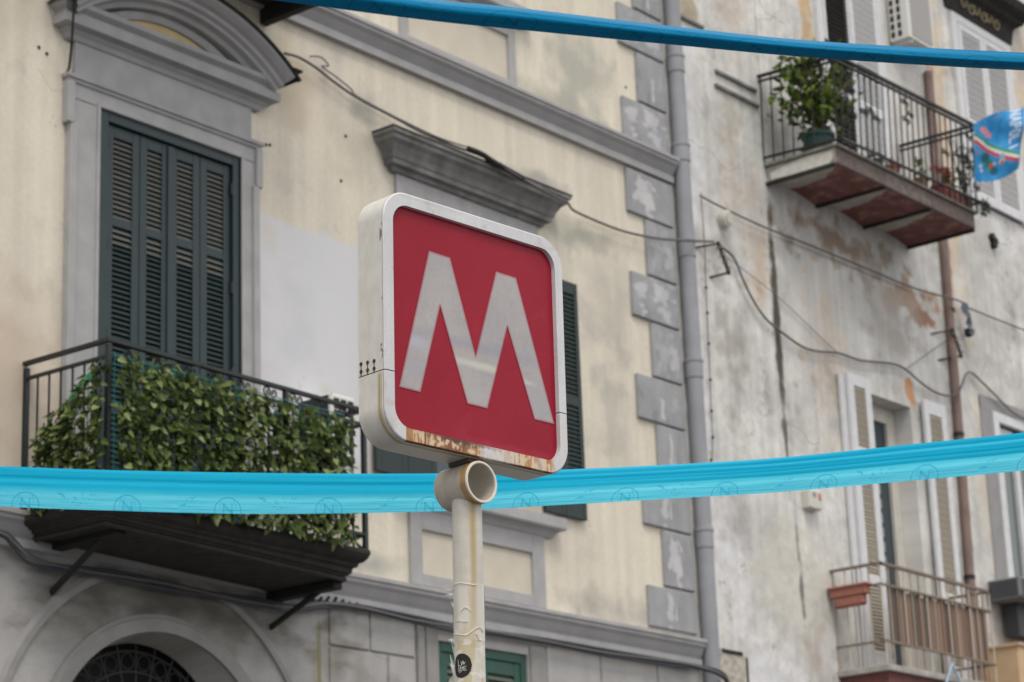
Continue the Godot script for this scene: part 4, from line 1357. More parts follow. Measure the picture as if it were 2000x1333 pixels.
func leaves_on(th: Node3D, c: Vector3, s: Vector3, n: int, cols: Array, size: float, sd: int) -> void:
	var r := RandomNumberGenerator.new()
	r.seed = sd * 97
	var g := G.new()
	var o := [Vector3(0, 0, 0), Vector3(-0.2, 0.3, 0.03), Vector3(-0.16, 0.7, 0.0), Vector3(0, 1.0, -0.1), Vector3(0.16, 0.7, 0.0), Vector3(0.2, 0.3, 0.03)]
	for i in o.size() - 2:
		var nn := Vector3(0, 0.2, 1).normalized()
		g.tri(o[0] * size, o[i + 1] * size, o[i + 2] * size, nn, nn, nn)
	var mesh := g.mesh()
	var base := Vector3.ZERO
	base = th.position
	var clumps: Array = []
	for i in maxi(3, n / 24):
		var d := Vector3(r.randfn(), r.randfn(), r.randfn()).normalized() * pow(r.randf(), 0.4)
		clumps.append(c + d * s * 0.85)
	for q in cols.size():
		var mm := MultiMesh.new()
		mm.transform_format = MultiMesh.TRANSFORM_3D
		mm.mesh = mesh
		mm.instance_count = n / cols.size()
		for i in mm.instance_count:
			var p: Vector3 = clumps[r.randi() % clumps.size()] + Vector3(r.randfn(), r.randfn(), r.randfn()) * s * 0.2
			var b := Basis.from_euler(Vector3(r.randfn(0, 0.9), r.randf() * TAU, r.randfn(0, 0.9))).scaled(Vector3.ONE * r.randf_range(0.7, 1.3))
			mm.set_instance_transform(i, Transform3D(b, p - base))
		var mi := MultiMeshInstance3D.new()
		mi.multimesh = mm
		mi.material_override = foliage(cols[q])
		mi.name = "leaves" if not th.has_node("leaves") else "leaves_%03d" % th.get_child_count()
		mi.set_meta("kind", "stuff")
		th.add_child(mi, true)


func pot_plant(at: Vector3, r: float, hh: float, potc: Color, n: int, size: Vector3, cols: Array, leafsize: float, label: String, called: String, sd: int) -> void:
	var th := thing(called, at, label, "potted plant", "potted plants on the upper balcony")
	var g := G.new()
	g.lathe(at, [[0.0, 0.0], [r * 0.72, 0.0], [r * 0.95, hh * 0.85], [r * 1.06, hh * 0.86], [r * 1.06, hh], [r * 0.92, hh], [r * 0.9, hh * 0.92], [0.0, hh * 0.92]], 20)
	put("pot", g, flat(potc, 0.75), th)
	g = G.new()
	var q := RandomNumberGenerator.new()
	q.seed = sd
	var c := at + Vector3(0, hh + size.y * 0.62, 0)
	for i in (14 if n > 200 else 4):
		var e := c + Vector3(q.randf_range(-0.8, 0.8) * size.x, q.randf_range(0.0, 0.6) * size.y, q.randf_range(-0.8, 0.8) * size.z)
		g.tube(line([at + Vector3(0, hh * 0.9, 0), at + Vector3((e.x - at.x) * 0.3, hh + size.y * 0.3, (e.z - at.z) * 0.3), e]), 0.006 if n > 200 else 0.003, 5)
	put("stem", g, flat(tone(84, 72, 52), 0.9), th)
	leaves_on(th, c, size * Vector3(1, 0.62, 1), n, cols, leafsize, sd)


func lower_balcony(h: Node3D) -> void:
	var x0 := 19.665
	var x1 := 21.78
	var g := G.new()
	g.cbox(x0 - 0.02, x1 + 0.02, 5.04, 5.10, 0.0, 0.57, 0.008)
	var slab := put("balcony", g, mottled(tone(176, 174, 170), tone(140, 136, 130), 0.03, 101, 0.9, 0.8), h)
	g = G.new()
	g.box(x0 + 0.02, x1 - 0.02, 4.93, 5.04, 0.0, 0.53)
	put("soffit", g, mottled(tone(120, 66, 60), tone(84, 56, 52), 0.04, 102, 0.9, 0.8), slab)
	var rusty := mottled(tone(150, 140, 126), tone(98, 84, 72), 0.06, 103, 0.8, 2.0)
	railing(slab, [Vector3(x0, 6.064, 0.0), Vector3(x0, 6.064, 0.541), Vector3(x1, 6.05, 0.541), Vector3(x1, 6.05, 0.0)], [0.0, -0.20, -0.74], rusty)
	var bal := G.new()
	bal.tube([Vector3(0, 5.10, 0), Vector3(0, 6.05, 0)], 0.009, 6)
	var pale := [flat(tone(186, 178, 164), 0.7), flat(tone(160, 146, 130), 0.7), flat(tone(140, 118, 100), 0.8)]
	var places: Array = []
	for i in 16:
		places.append(Vector3(x0 + (x1 - x0) * i / 15.0, 0, 0.541))
	for i in 4:
		places.append(Vector3(x0, 0, 0.02 + 0.52 * i / 4.0))
		places.append(Vector3(x1, 0, 0.02 + 0.52 * i / 4.0))
	pieces("baluster", bal.mesh(), pale, slab, places)
	# brown mat tied inside the front railing
	var th := thing("reed_mat", Vector3(20.8, 5.3, 0.52), "brown weathered reed mat tied behind the lower balcony railing", "mat")
	var r := RandomNumberGenerator.new()
	r.seed = 9
	var strip := G.new()
	strip.cbox(-0.021, 0.021, 0.0, 0.54, -0.005, 0.005, 0.002)
	var sm := strip.mesh()
	var mats := [flat(tone(122, 100, 88), 0.9), flat(tone(104, 82, 72), 0.9), flat(tone(140, 120, 106), 0.9), flat(tone(112, 92, 84), 0.9), flat(tone(96, 86, 80), 0.9)]
	var spots: Array = []
	var pick: Array = []
	for i in 45:
		spots.append(Transform3D(Basis(Vector3.UP, r.randf_range(-0.2, 0.2)).scaled(Vector3(1, r.randf_range(0.94, 1.03), 1)), Vector3(19.83 + i * 0.0425, 5.31 + r.randf() * 0.012, 0.515 + r.randf() * 0.006)))
		pick.append(mats[r.randi() % 5])
	pieces("reed", sm, pick, th, spots)
	# terracotta planter hung on the side rail
	th = thing("planter", Vector3(19.63, 5.75, 0.3), "terracotta window box hanging on the left side of the lower balcony", "planter")
	g = G.new()
	g.cbox(19.56, 19.65, 5.78, 5.86, 0.03, 0.43, 0.008)
	g.cbox(19.57, 19.645, 5.68, 5.79, 0.06, 0.40, 0.02)
	put("trough", g, M.terracotta, th)
	g = G.new()
	g.cbox(19.545, 19.665, 5.86, 5.885, 0.01, 0.45, 0.006)
	put("rim", g, M.terracotta, th)
	# pale blue folding clothes rack leaning on the balcony
	th = thing("clothes_rack", Vector3(20.3, 5.0, 0.62), "pale blue metal rack leg forming an upside down V at the lower balcony", "clothes rack")
	for s in [-1.0, 1.0]:
		g = G.new()
		g.tube([Vector3(20.79, 5.21, 0.6), Vector3(20.79 + s * 0.34, 4.7, 0.6 + 0.02 * s)], 0.012, 8)
		put("leg", g, flat(tone(150, 176, 196), 0.4), th)
	# dark air conditioner and beige box beyond
	th = thing("air_conditioner", Vector3(23.3, 5.8, 0.2), "dark grey outdoor unit with white strut right of the lower balcony", "air conditioner")
	g = G.new()
	g.cbox(22.72, 23.75, 6.14, 6.36, 0.04, 0.42, 0.015)
	put("housing", g, flat(tone(112, 115, 120), 0.6), th)
	g = G.new()
	for i in 6:
		g.box(22.76, 23.70, 6.17 + i * 0.03, 6.18 + i * 0.03, 0.418, 0.426)
		g.box(22.712, 22.722, 6.17 + i * 0.03, 6.18 + i * 0.03, 0.07, 0.39)
	put("fin", g, M.black, th)
	g = G.new()
	g.cbox(23.0, 23.6, 5.78, 6.14, 0.06, 0.22, 0.01)
	put("lower_unit", g, flat(tone(58, 62, 68), 0.6), th)
	g = G.new()
	g.cbox(22.92, 22.97, 5.6, 6.5, 0.43, 0.46, 0.004)
	put("strut", g, M.white_plastic, th)
	th = thing("beige_box", Vector3(23.4, 4.5, 0.3), "plain beige box below the dark outdoor unit at the right edge", "box")
	g = G.new()
	g.cbox(22.55, 23.9, 4.6, 5.62, 0.0, 0.42, 0.02)
	put("body", g, mottled(tone(200, 172, 138), tone(186, 158, 126), 0.03, 104, 0.8, 0.8), th)
	g = G.new()
	g.cbox(22.53, 23.92, 5.60, 5.635, 0.0, 0.44, 0.006)
	put("lid", g, mottled(tone(190, 162, 128), tone(172, 146, 116), 0.03, 105, 0.8, 0.8), th)


# ---------------------------------------------------------------- pipes, cables, wall irons
func pipes_and_cables() -> void:
	var th := thing("downpipe", Vector3(17.43, 0, 0.09), "thick grey downpipe running down the seam between the two houses", "downpipe")
	var g := G.new()
	g.tube([Vector3(17.43, 0.0, 0.085), Vector3(17.43, 14.0, 0.085)], 0.075, 20)
	put("pipe", g, M.pipe_grey, th)
	for y in [10.62, 9.72, 8.78, 7.62, 6.05, 11.7]:
		g = G.new()
		g.lathe(Vector3(17.43, y, 0.085), [[0.074, -0.09], [0.083, -0.085], [0.083, 0.06], [0.09, 0.065], [0.09, 0.09], [0.074, 0.095]], 20)
		put("collar", g, M.pipe_grey, th)
	th = thing("downpipe", Vector3(22.39, 0, 0.07), "thin reddish brown pipe running down the grey house below the upper balcony", "downpipe")
	g = G.new()
	g.tube([Vector3(22.33, 4.0, 0.05), Vector3(22.34, 6.4, 0.05), Vector3(22.39, 7.87, 0.05), Vector3(22.44, 9.86, 0.05), Vector3(22.45, 12.1, 0.05)], 0.05, 14)
	put("pipe", g, M.pipe_red, th)
	for q in [[22.44, 9.3], [22.385, 7.9], [22.335, 6.35]]:
		g = G.new()
		g.lathe(Vector3(q[0], q[1], 0.05), [[0.05, -0.02], [0.06, -0.018], [0.06, 0.018], [0.05, 0.02]], 14)
		put("clip", g, M.iron, th)

	var c1 := [[12.16, 9.07, 0.10], [12.36, 9.11, 0.06], [12.56, 9.08, 0.06], [12.73, 9.03, 0.06], [13.02, 8.97, 0.06], [13.45, 8.93, 0.06], [13.74, 8.87, 0.10], [14.07, 8.83, 0.16], [14.31, 8.79, 0.24], [14.62, 8.73, 0.28], [14.92, 8.69, 0.28], [15.23, 8.66, 0.28], [15.40, 8.66, 0.27], [15.68, 8.70, 0.12], [16.04, 8.72, 0.06], [16.43, 8.72, 0.06], [16.80, 8.75, 0.07], [17.07, 8.78, 0.10], [17.35, 8.81, 0.20], [17.83, 8.94, 0.12]]
	cable(c1, 0.0115, M.cable, "thick grey cable sagging across the yellow wall over the window hood")
	cable([[12.50, 9.17, 0.04], [12.62, 9.20, 0.04], [12.70, 9.15, 0.05], [12.62, 9.12, 0.05], [12.78, 9.09, 0.04], [12.95, 9.03, 0.05], [13.02, 8.99, 0.05], [13.45, 8.94, 0.06], [13.9, 8.86, 0.14], [14.25, 8.82, 0.25], [14.33, 8.79, 0.26]], 0.006, M.cable_dark, "thin wire with a loose curl above the thick cable on the yellow wall", "wire")
	cable([[17.98, 8.97, 0.05], [18.06, 8.96, 0.05], [18.26, 8.90, 0.05], [18.39, 8.72, 0.05], [18.55, 8.54, 0.05], [18.75, 8.40, 0.05], [19.02, 8.32, 0.05], [19.36, 8.25, 0.05], [19.65, 8.26, 0.05], [20.02, 8.32, 0.05], [20.43, 8.33, 0.05], [20.78, 8.38, 0.05], [21.15, 8.43, 0.05], [21.40, 8.41, 0.05], [21.64, 8.33, 0.06], [21.93, 8.28, 0.06], [22.20, 8.29, 0.07], [22.33, 8.34, 0.12], [22.52, 8.56, 0.12], [22.78, 8.67, 0.05], [23.01, 8.61, 0.05], [23.34, 8.50, 0.05], [23.62, 8.40, 0.05], [23.93, 8.36, 0.05], [24.6, 8.3, 0.05]], 0.012, M.cable, "wavy grey cable above the lower balcony door on the grey wall")
	cable([[17.74, 9.39, 0.06], [18.01, 9.37, 0.06], [18.60, 9.35, 0.06], [19.06, 9.35, 0.06], [19.62, 9.36, 0.06], [20.64, 9.37, 0.06], [21.72, 9.38, 0.06], [22.49, 9.41, 0.13], [22.90, 9.42, 0.06], [24.09, 9.44, 0.06], [25.2, 9.46, 0.06]], 0.010, M.cable, "straight cable running level under the upper balcony")
	cable([[18.08, 8.93, 0.03], [18.22, 8.88, 0.03], [19.02, 8.69, 0.03], [19.82, 8.41, 0.03], [20.09, 8.33, 0.03]], 0.004, M.cable, "very thin wire slanting from the wall anchor to the wavy cable", "wire")
	cable([[21.42, 8.44, 0.03], [21.93, 8.72, 0.03], [22.41, 8.98, 0.03]], 0.004, M.cable, "very thin wire slanting up to the red pipe", "wire")
	# knotted cord beside the downpipe
	th = thing("knotted_cord", Vector3(17.76, 6.85, 0.03), "thin vertical cord with dark knots right of the grey downpipe", "cord")
	g = G.new()
	g.tube(line([[17.80, 9.45, 0.03], [17.81, 8.94, 0.03], [17.79, 8.51, 0.03], [17.77, 7.91, 0.03], [17.75, 7.32, 0.03], [17.74, 6.98, 0.03], [17.69, 6.80, 0.03]]), 0.005, 5)
	put("cord", g, M.cable, th)
	for q in [[17.79, 8.5], [17.785, 8.25], [17.775, 7.95], [17.765, 7.6], [17.755, 7.3], [17.745, 7.05], [17.70, 6.83]]:
		g = G.new()
		g.lathe(Vector3(q[0], q[1], 0.03), [[0.0, -0.018], [0.014, -0.008], [0.014, 0.008], [0.0, 0.018]], 8)
		put("knot", g, M.iron, th)
	# bundle of cables along the lower string course
	var c4 := [[9.2, 5.0, 0.09], [9.57, 4.96, 0.09], [9.66, 4.92, 0.09], [9.80, 4.83, 0.09], [10.02, 4.81, 0.08], [10.32, 4.82, 0.08], [10.63, 4.82, 0.08], [11.02, 4.81, 0.08], [11.41, 4.80, 0.08], [11.79, 4.80, 0.08], [12.19, 4.80, 0.08], [12.52, 4.86, 0.08], [12.90, 4.89, 0.08], [13.48, 4.87, 0.08], [13.96, 4.86, 0.08], [14.35, 4.87, 0.08], [15.13, 4.88, 0.08], [15.84, 4.87, 0.08], [16.73, 4.88, 0.08], [17.13, 4.88, 0.1], [17.36, 4.83, 0.2], [17.49, 4.75, 0.2], [17.62, 4.55, 0.1], [17.68, 4.3, 0.08]]
	for j in 3:
		var pts: Array = []
		for i in c4.size():
			var q: Array = c4[i]
			pts.append([q[0], q[1] + (j - 1) * 0.019 + 0.008 * sin(i * 1.7 + j * 2.0), q[2] + 0.014 * (j % 2)])
		cable(pts, [0.012, 0.010, 0.013][j], [M.cable_dark, M.cable, M.cable_dark][j], ["upper cable of the bundle along the lower string course", "middle thin cable of the bundle along the lower string course", "lower cable of the bundle along the lower string course"][j])
	th = thing("cable_clips", Vector3(12.6, 4.9, 0.06), "row of small black cable clips under the right end of the left balcony", "clips")
	for i in 9:
		g = G.new()
		var x := 12.28 + i * 0.075
		g.tube([Vector3(x, 4.885 + 0.012 * sin(i * 2.1), 0.05), Vector3(x + 0.02, 4.93 + 0.01 * cos(i * 1.3), 0.07)], 0.012, 6)
		put("clip", g, M.black, th)
	# dark knot where the cable crosses the hood
	th = thing("cable_joint", Vector3(14.33, 8.79, 0.26), "dark taped joint of the cable on top of the window hood", "cable joint")
	g = G.new()
	g.tube(line([[14.16, 8.82, 0.22], [14.3, 8.80, 0.25], [14.45, 8.765, 0.26], [14.8, 8.715, 0.275]]), 0.024, 8)
	put("tape", g, M.black, th)
	# wall anchors: iron rods with insulators
	for q in [[17.68, 8.87, 17.93, 8.95, 18.09, 8.70, 17.9, 8.63, "iron wall anchor with insulators holding the cables right of the grey downpipe"], [22.05, 8.96, 22.36, 9.05, 22.52, 8.79, 22.16, 8.69, "iron wall anchor with insulators beside the thin red pipe"]]:
		th = thing("wall_anchor", Vector3(q[0], q[3], 0.0), q[8], "wall anchor", "iron wall anchors")
		g = G.new()
		g.tube([Vector3(q[0], q[1], -0.01), Vector3(q[2], q[3], 0.10)], 0.010, 6)
		g.tube([Vector3(q[6], q[7], -0.01), Vector3(q[4], q[5], 0.10)], 0.012, 6)
		g.tube([Vector3(q[2], q[3] + 0.02, 0.10), Vector3(q[4], q[5] - 0.02, 0.10)], 0.016, 8)
		put("rod", g, M.iron, th)
		for i in 4:
			g = G.new()
			var p := Vector3(lerpf(q[2], q[4], (i + 0.5) / 4.0), lerpf(q[3], q[5], (i + 0.5) / 4.0), 0.10)
			g.lathe(p, [[0.0, -0.022], [0.028, -0.016], [0.02, 0.0], [0.028, 0.016], [0.0, 0.022]], 10)
			put("insulator", g, flat(tone(96, 92, 88), 0.5), th)
	# plastic wrap hanging on the level cable
	th = thing("hanging_plastic", Vector3(22.72, 9.08, 0.08), "crumpled grey blue plastic strip hanging from the level cable", "plastic strip")
	g = G.new()
	var r := RandomNumberGenerator.new()
	r.seed = 4
	for s in 2:
		var last: Array = []
		for i in 7:
			var y := 9.43 - i * 0.058
			var w := 0.035 + 0.02 * sin(i * 1.3 + s)
			var x := 22.66 + s * 0.06 + 0.02 * i * (0.8 - 0.3 * s)
			var row := [Vector3(x - w, y, 0.08 + r.randf() * 0.05), Vector3(x, y - 0.01, 0.11 + r.randf() * 0.05), Vector3(x + w, y, 0.08 + r.randf() * 0.05)]
			if last.size():
				for k in 2:
					g.quad(last[k], last[k + 1], row[k + 1], row[k], Vector3(0, 0, 1))
			last = row
	put("sheet", g, flat(tone(104, 114, 128), 0.35), th)
	g = G.new()
	g.cbox(22.68, 22.76, 9.05, 9.14, 0.07, 0.13, 0.01)
	put("weight", g, M.black, th)


# ---------------------------------------------------------------- the sign, the ribbons, the flag
func rounded(w: float, hh: float, r: float, cuts: Array) -> Array:
	# outline of a rounded box as points with outward normals, starting right of the bottom left corner, with extra points at the heights in cuts
	var out: Array = []
	var k := 10
	var cs := [[w - r, -(hh - r), -PI / 2], [w - r, hh - r, 0.0], [-(w - r), hh - r, PI / 2], [-(w - r), -(hh - r), PI]]
	for i in 4:
		for j in k + 1:
			var a: float = cs[i][2] + PI / 2 * j / k
			out.append([Vector2(cs[i][0] + cos(a) * r, cs[i][1] + sin(a) * r), Vector2(cos(a), sin(a))])
		if i == 0:
			for y in cuts: out.append([Vector2(w, y), Vector2(1, 0)])
		if i == 2:
			for y in cuts: out.append([Vector2(-w, cuts[cuts.size() - 1 - cuts.find(y)]), Vector2(-1, 0)])
	return out


func sign_and_ribbons() -> void:
	var basis := Basis(Vector3(0.994469, -0.015854, 0.103829), Vector3(0.015828, 0.999874, 0.001071), Vector3(-0.103833, 0.000579, 0.994595))
	var centre := Vector3(5.58978, 3.81724, 7.36754)
	var deep := 3.8178
	var th := thing("metro_sign", centre - basis.y * deep, "white framed red metro sign with white M on a pale pole", "sign")
	th.basis = basis
	var W := 0.396
	var H := 0.402
	var D := 0.132
	# parts are built about the middle of the sign's face, then lifted onto the pole
	var add := func(called: String, g: G, m: Material, parent: Node3D) -> MeshInstance3D:
		var o := MeshInstance3D.new()
		o.mesh = g.mesh()
		o.material_override = m
		var kids := 0
		for c in parent.get_children():
			if String(c.name).begins_with(called): kids += 1
		o.name = called if kids == 0 else "%s_%03d" % [called, kids]
		parent.add_child(o, true)
		o.position = Vector3(0, deep, 0) if parent == th else Vector3.ZERO
		return o

	# paints
	var enamel := Image.create(128, 512, false, Image.FORMAT_RGB8)
	var nb := noise_bytes(128, 512, 0.02, 201, 5)
	var nr := noise_bytes(128, 512, 0.06, 202, 4, 18.0)
	for y in 512:
		for x in 128:
			var k := nb[y * 128 + x] / 255.0
			var s := nr[y * 128 + x] / 255.0
			var c := tone(204, 203, 199).lerp(tone(190, 188, 180), k) * (0.99 + 0.02 * s)
			# rain streaks, below the joint and close to the front edge
			var d := y / 511.0
			var u := x / 127.0
			var st := exp(-pow((u - 0.80) / 0.05, 2.0)) * smoothstep(0.735, 0.75, d) * (0.55 + 0.6 * s)
			st += 0.5 * exp(-pow((u - 0.88) / 0.015, 2.0)) * smoothstep(0.735, 0.75, d)
			c = c.lerp(tone(138, 116, 70), clampf(st * 0.95, 0.0, 1.0))
			# chipped paint along the front edge
			if u > 0.86 and u < 0.95 and k > 0.73 and d < 0.7:
				c = c.lerp(tone(96, 88, 78), 0.8)
			enamel.set_pixel(x, y, c)
	var em := from_image(enamel, 0.38)
	var face := plaster(512, 512, -0.4, 0.4, -0.41, 0.41, tone(194, 195, 198), tone(200, 201, 204), tone(186, 185, 182), 0.03, 203, [[-0.2, 0.39, 0.2, 0.006, tone(180, 176, 168), 0.5, 0.9, 0.6], [0.16, 0.38, 0.03, 0.02, tone(196, 194, 186), 0.6, 0.9, 0.6], [0.375, -0.28, 0.02, 0.1, tone(200, 194, 182), 0.5, 0.9, 0.5]])
	# rust along the bottom lip
	var rust := noise_bytes(512, 512, 0.05, 204, 5)
	var rust2 := noise_bytes(512, 512, 0.11, 205, 3, 10.0)
	for y in range(400, 512):
		for x in 512:
			var lx := -0.4 + 0.8 * x / 512.0
			var ly := 0.41 - 0.82 * y / 512.0
			if lx < -0.315 or lx > 0.33 or ly > -0.348:
				continue
			var k := rust[y * 512 + x] / 255.0
			var s := rust2[y * 512 + x] / 255.0
			var zone := smoothstep(-0.315, -0.31, lx) * (1.0 - smoothstep(-0.02, 0.02, lx)) + 0.8 * exp(-pow((lx - 0.2) / 0.05, 2.0)) + 0.9 * exp(-pow((lx - 0.30) / 0.02, 2.0)) + 0.25 * smoothstep(0.02, 0.1, lx) * (1.0 - smoothstep(0.3, 0.33, lx))
			var c := Color(face.get_pixel(x, y))
			c = c.lerp(tone(206, 180, 136), clampf(zone, 0.0, 1.0) * 0.8)
			var heavy := clampf(zone * (smoothstep(0.45, 0.62, s * 0.55 + k * 0.45)), 0.0, 1.0)
			c = c.lerp(tone(152, 88, 42), heavy * 0.7)
			var core := exp(-pow((lx + 0.13) / 0.10, 2.0)) * smoothstep(0.35, 0.55, k)
			c = c.lerp(tone(112, 60, 34), clampf(core, 0.0, 1.0) * 0.8)
			if lx > -0.313 and lx < -0.285:
				c = c.lerp(tone(150, 100, 48), 0.75)
			if absf(lx + 0.235) < 0.003 or absf(lx + 0.075) < 0.005:
				c = c.lerp(tone(104, 58, 32), 0.8)
			# eaten upper and lower edges
			var up := smoothstep(-0.372, -0.362, ly + (k - 0.5) * 0.02) * (exp(-pow((lx + 0.09) / 0.12, 2.0)))
			c = c.lerp(tone(62, 44, 34), clampf(up, 0.0, 1.0) * 0.9)
			if ly < -0.396: c = c.lerp(tone(86, 54, 36), clampf(zone, 0.0, 1.0) * 0.9)
			face.set_pixel(x, y, c)
	var fm := from_image(face, 0.42)
	var cut := [-0.1915, -0.1885]
	var outer := rounded(W, H, 0.098, cut)
	var edge := rounded(W - 0.006, H - 0.006, 0.092, cut)
	var inner := rounded(0.357, 0.359, 0.062, cut)
	var shells := {"case": G.new(), "lower_case": G.new()}
	var fronts := {"face_frame": G.new(), "lower_face_frame": G.new()}
	for i in outer.size():
		var j := (i + 1) % outer.size()
		var p: Vector2 = outer[i][0]
		var q: Vector2 = outer[j][0]
		var mid := (p.y + q.y) / 2
		if mid > cut[0] and mid < cut[1]:
			continue
		var low := mid < -0.19
		var g: G = shells["lower_case" if low else "case"]
		var np := Vector3(outer[i][1].x, outer[i][1].y, 0)
		var nq := Vector3(outer[j][1].x, outer[j][1].y, 0)
		var vp := (0.41 - p.y) / 0.82
		var vq := (0.41 - q.y) / 0.82
		# back edge, side, front edge
		var pb := p - Vector2(np.x, np.y) * 0.012
		var qb := q - Vector2(nq.x, nq.y) * 0.012
		var bz := Vector3(0, 0, -0.8)
		g.squad(Vector3(pb.x, pb.y, -D), Vector3(qb.x, qb.y, -D), Vector3(q.x, q.y, -D + 0.012), Vector3(p.x, p.y, -D + 0.012), (np + bz).normalized(), (nq + bz).normalized(), nq, np, Vector2(0, vp), Vector2(0, vq), Vector2(0.08, vq), Vector2(0.08, vp))
		g.squad(Vector3(p.x, p.y, -D + 0.012), Vector3(q.x, q.y, -D + 0.012), Vector3(q.x, q.y, -0.0085), Vector3(p.x, p.y, -0.0085), np, nq, nq, np, Vector2(0.08, vp), Vector2(0.08, vq), Vector2(0.94, vq), Vector2(0.94, vp))
		# seam just behind the front frame
		g.squad(Vector3(p.x, p.y, -0.0085), Vector3(q.x, q.y, -0.0085), Vector3(qb.x, qb.y, -0.008), Vector3(pb.x, pb.y, -0.008), Vector3(0, 0, 1), Vector3(0, 0, 1), Vector3(0, 0, 1), Vector3(0, 0, 1), Vector2(0.95, vp), Vector2(0.95, vq), Vector2(1, vq), Vector2(1, vp))
		g.tri(Vector3(0, clampf(0.0, -1, 1) if not low else -0.19, -D), Vector3(pb.x, pb.y, -D), Vector3(qb.x, qb.y, -D), Vector3(0, 0, -1), Vector3(0, 0, -1), Vector3(0, 0, -1))
		g = fronts["lower_face_frame" if low else "face_frame"]
		var ep: Vector2 = edge[i][0]
		var eq: Vector2 = edge[j][0]
		var ip: Vector2 = inner[i][0]
		var iq: Vector2 = inner[j][0]
		var f := Vector3(0, 0, 1)
		var uv := func(w: Vector2) -> Vector2: return Vector2((w.x + 0.4) / 0.8, (0.41 - w.y) / 0.82)
		g.squad(Vector3(p.x, p.y, -0.0065), Vector3(q.x, q.y, -0.0065), Vector3(eq.x, eq.y, 0), Vector3(ep.x, ep.y, 0), np, nq, f, f, uv.call(p), uv.call(q), uv.call(eq), uv.call(ep))
		g.squad(Vector3(ep.x, ep.y, 0), Vector3(eq.x, eq.y, 0), Vector3(iq.x, iq.y, 0), Vector3(ip.x, ip.y, 0), f, f, f, f, uv.call(ep), uv.call(eq), uv.call(iq), uv.call(ip))
		g.quad(Vector3(ip.x, ip.y, 0), Vector3(iq.x, iq.y, 0), Vector3(iq.x, iq.y, -0.026), Vector3(ip.x, ip.y, -0.026), -np - nq, [uv.call(ip), uv.call(iq), uv.call(iq), uv.call(ip)])
	var case: MeshInstance3D = add.call("case", shells["case"], em, th)
	add.call("lower_case", shells["lower_case"], em, th)
	add.call("face_frame", fronts["face_frame"], fm, th)
	var lf: MeshInstance3D = add.call("lower_face_frame", fronts["lower_face_frame"], fm, th)
	lf.set_meta("label", "rust stained bottom lip of the sign")
	# dark inside, seen through the seams
	var g := G.new()
	g.obox(Vector3(0, 0, -0.079), Vector3(W * 2 - 0.02, 0.61, 0.095))
	add.call("core", g, flat(tone(58, 48, 42), 0.9), th)
	# rusted rivet holes on the left side
	for i in 6:
		g = G.new()
		var z := -0.108 + 0.030 * (i % 3)
		var y := -0.150 - 0.024 * (i / 3) - 0.002 * (i % 3)
		g.tube([Vector3(-W - 0.002, y, z), Vector3(-W + 0.004, y, z)], 0.0062, 12)
		if i < 3:
			g.obox(Vector3(-W - 0.0005, y - 0.013, z), Vector3(0.002, 0.016, 0.002))
		else:
			g.obox(Vector3(-W - 0.0005, y - 0.008, z), Vector3(0.002, 0.012, 0.0028))
		add.call("rusty_hole", g, flat(tone(70, 44, 34), 0.9), th)
	# red panel and the letter
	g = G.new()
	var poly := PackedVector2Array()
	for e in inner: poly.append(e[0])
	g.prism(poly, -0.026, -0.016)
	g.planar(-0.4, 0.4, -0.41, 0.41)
	var redim := plaster(256, 256, -0.4, 0.4, -0.41, 0.41, tone(148, 32, 50), tone(143, 29, 47), tone(153, 37, 55), 0.012, 206, [[0.1, -0.345, 0.3, 0.02, tone(160, 66, 86), 0.35, 0.9, 0.5]])  # purple strip near the bottom paints in hazy sky reflection
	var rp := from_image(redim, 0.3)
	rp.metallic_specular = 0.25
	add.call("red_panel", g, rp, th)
	g = G.new()
	g.prism(PackedVector2Array([Vector2(-0.194, 0.239), Vector2(-0.103, 0.237), Vector2(0.0, -0.067), Vector2(0.099, 0.237), Vector2(0.190, 0.235), Vector2(0.347, -0.229), Vector2(0.256, -0.229), Vector2(0.1445, 0.060), Vector2(0.047, -0.231), Vector2(-0.040, -0.231), Vector2(-0.1495, 0.067), Vector2(-0.238, -0.231), Vector2(-0.326, -0.230)]), -0.0158, -0.0142)
	g.planar(-0.4, 0.4, -0.41, 0.41)
	var mim := plaster(256, 256, -0.4, 0.4, -0.41, 0.41, tone(166, 161, 161), tone(157, 153, 155), tone(171, 167, 164), 0.02, 207, [[0.0, -0.035, 0.5, 0.03, tone(138, 138, 154), 0.6, 0.8, 0.25], [0.0, -0.095, 0.25, 0.018, tone(190, 188, 178), 0.9, 0.8, 0.2], [-0.03, -0.065, 0.06, 0.016, tone(172, 158, 146), 0.7, 0.8, 0.3], [0.15, -0.07, 0.1, 0.012, tone(176, 164, 152), 0.5, 0.8, 0.3], [-0.27, -0.07, 0.1, 0.03, tone(170, 172, 186), 0.7, 0.8, 0.3], [-0.28, -0.16, 0.1, 0.05, tone(156, 154, 164), 0.6, 0.8, 0.4], [0.27, -0.17, 0.1, 0.05, tone(158, 156, 162), 0.6, 0.8, 0.4], [0.22, -0.11, 0.07, 0.012, tone(198, 196, 192), 0.6, 0.8, 0.3], [0.0, -0.19, 0.07, 0.03, tone(168, 166, 172), 0.6, 0.8, 0.4]])
	# the light letter is printed with a soft reddish edge
	var outline := PackedVector2Array([Vector2(-0.194, 0.239), Vector2(-0.103, 0.237), Vector2(0.0, -0.067), Vector2(0.099, 0.237), Vector2(0.190, 0.235), Vector2(0.347, -0.229), Vector2(0.256, -0.229), Vector2(0.1445, 0.060), Vector2(0.047, -0.231), Vector2(-0.040, -0.231), Vector2(-0.1495, 0.067), Vector2(-0.238, -0.231), Vector2(-0.326, -0.230)])
	mim.resize(512, 512, Image.INTERPOLATE_CUBIC)
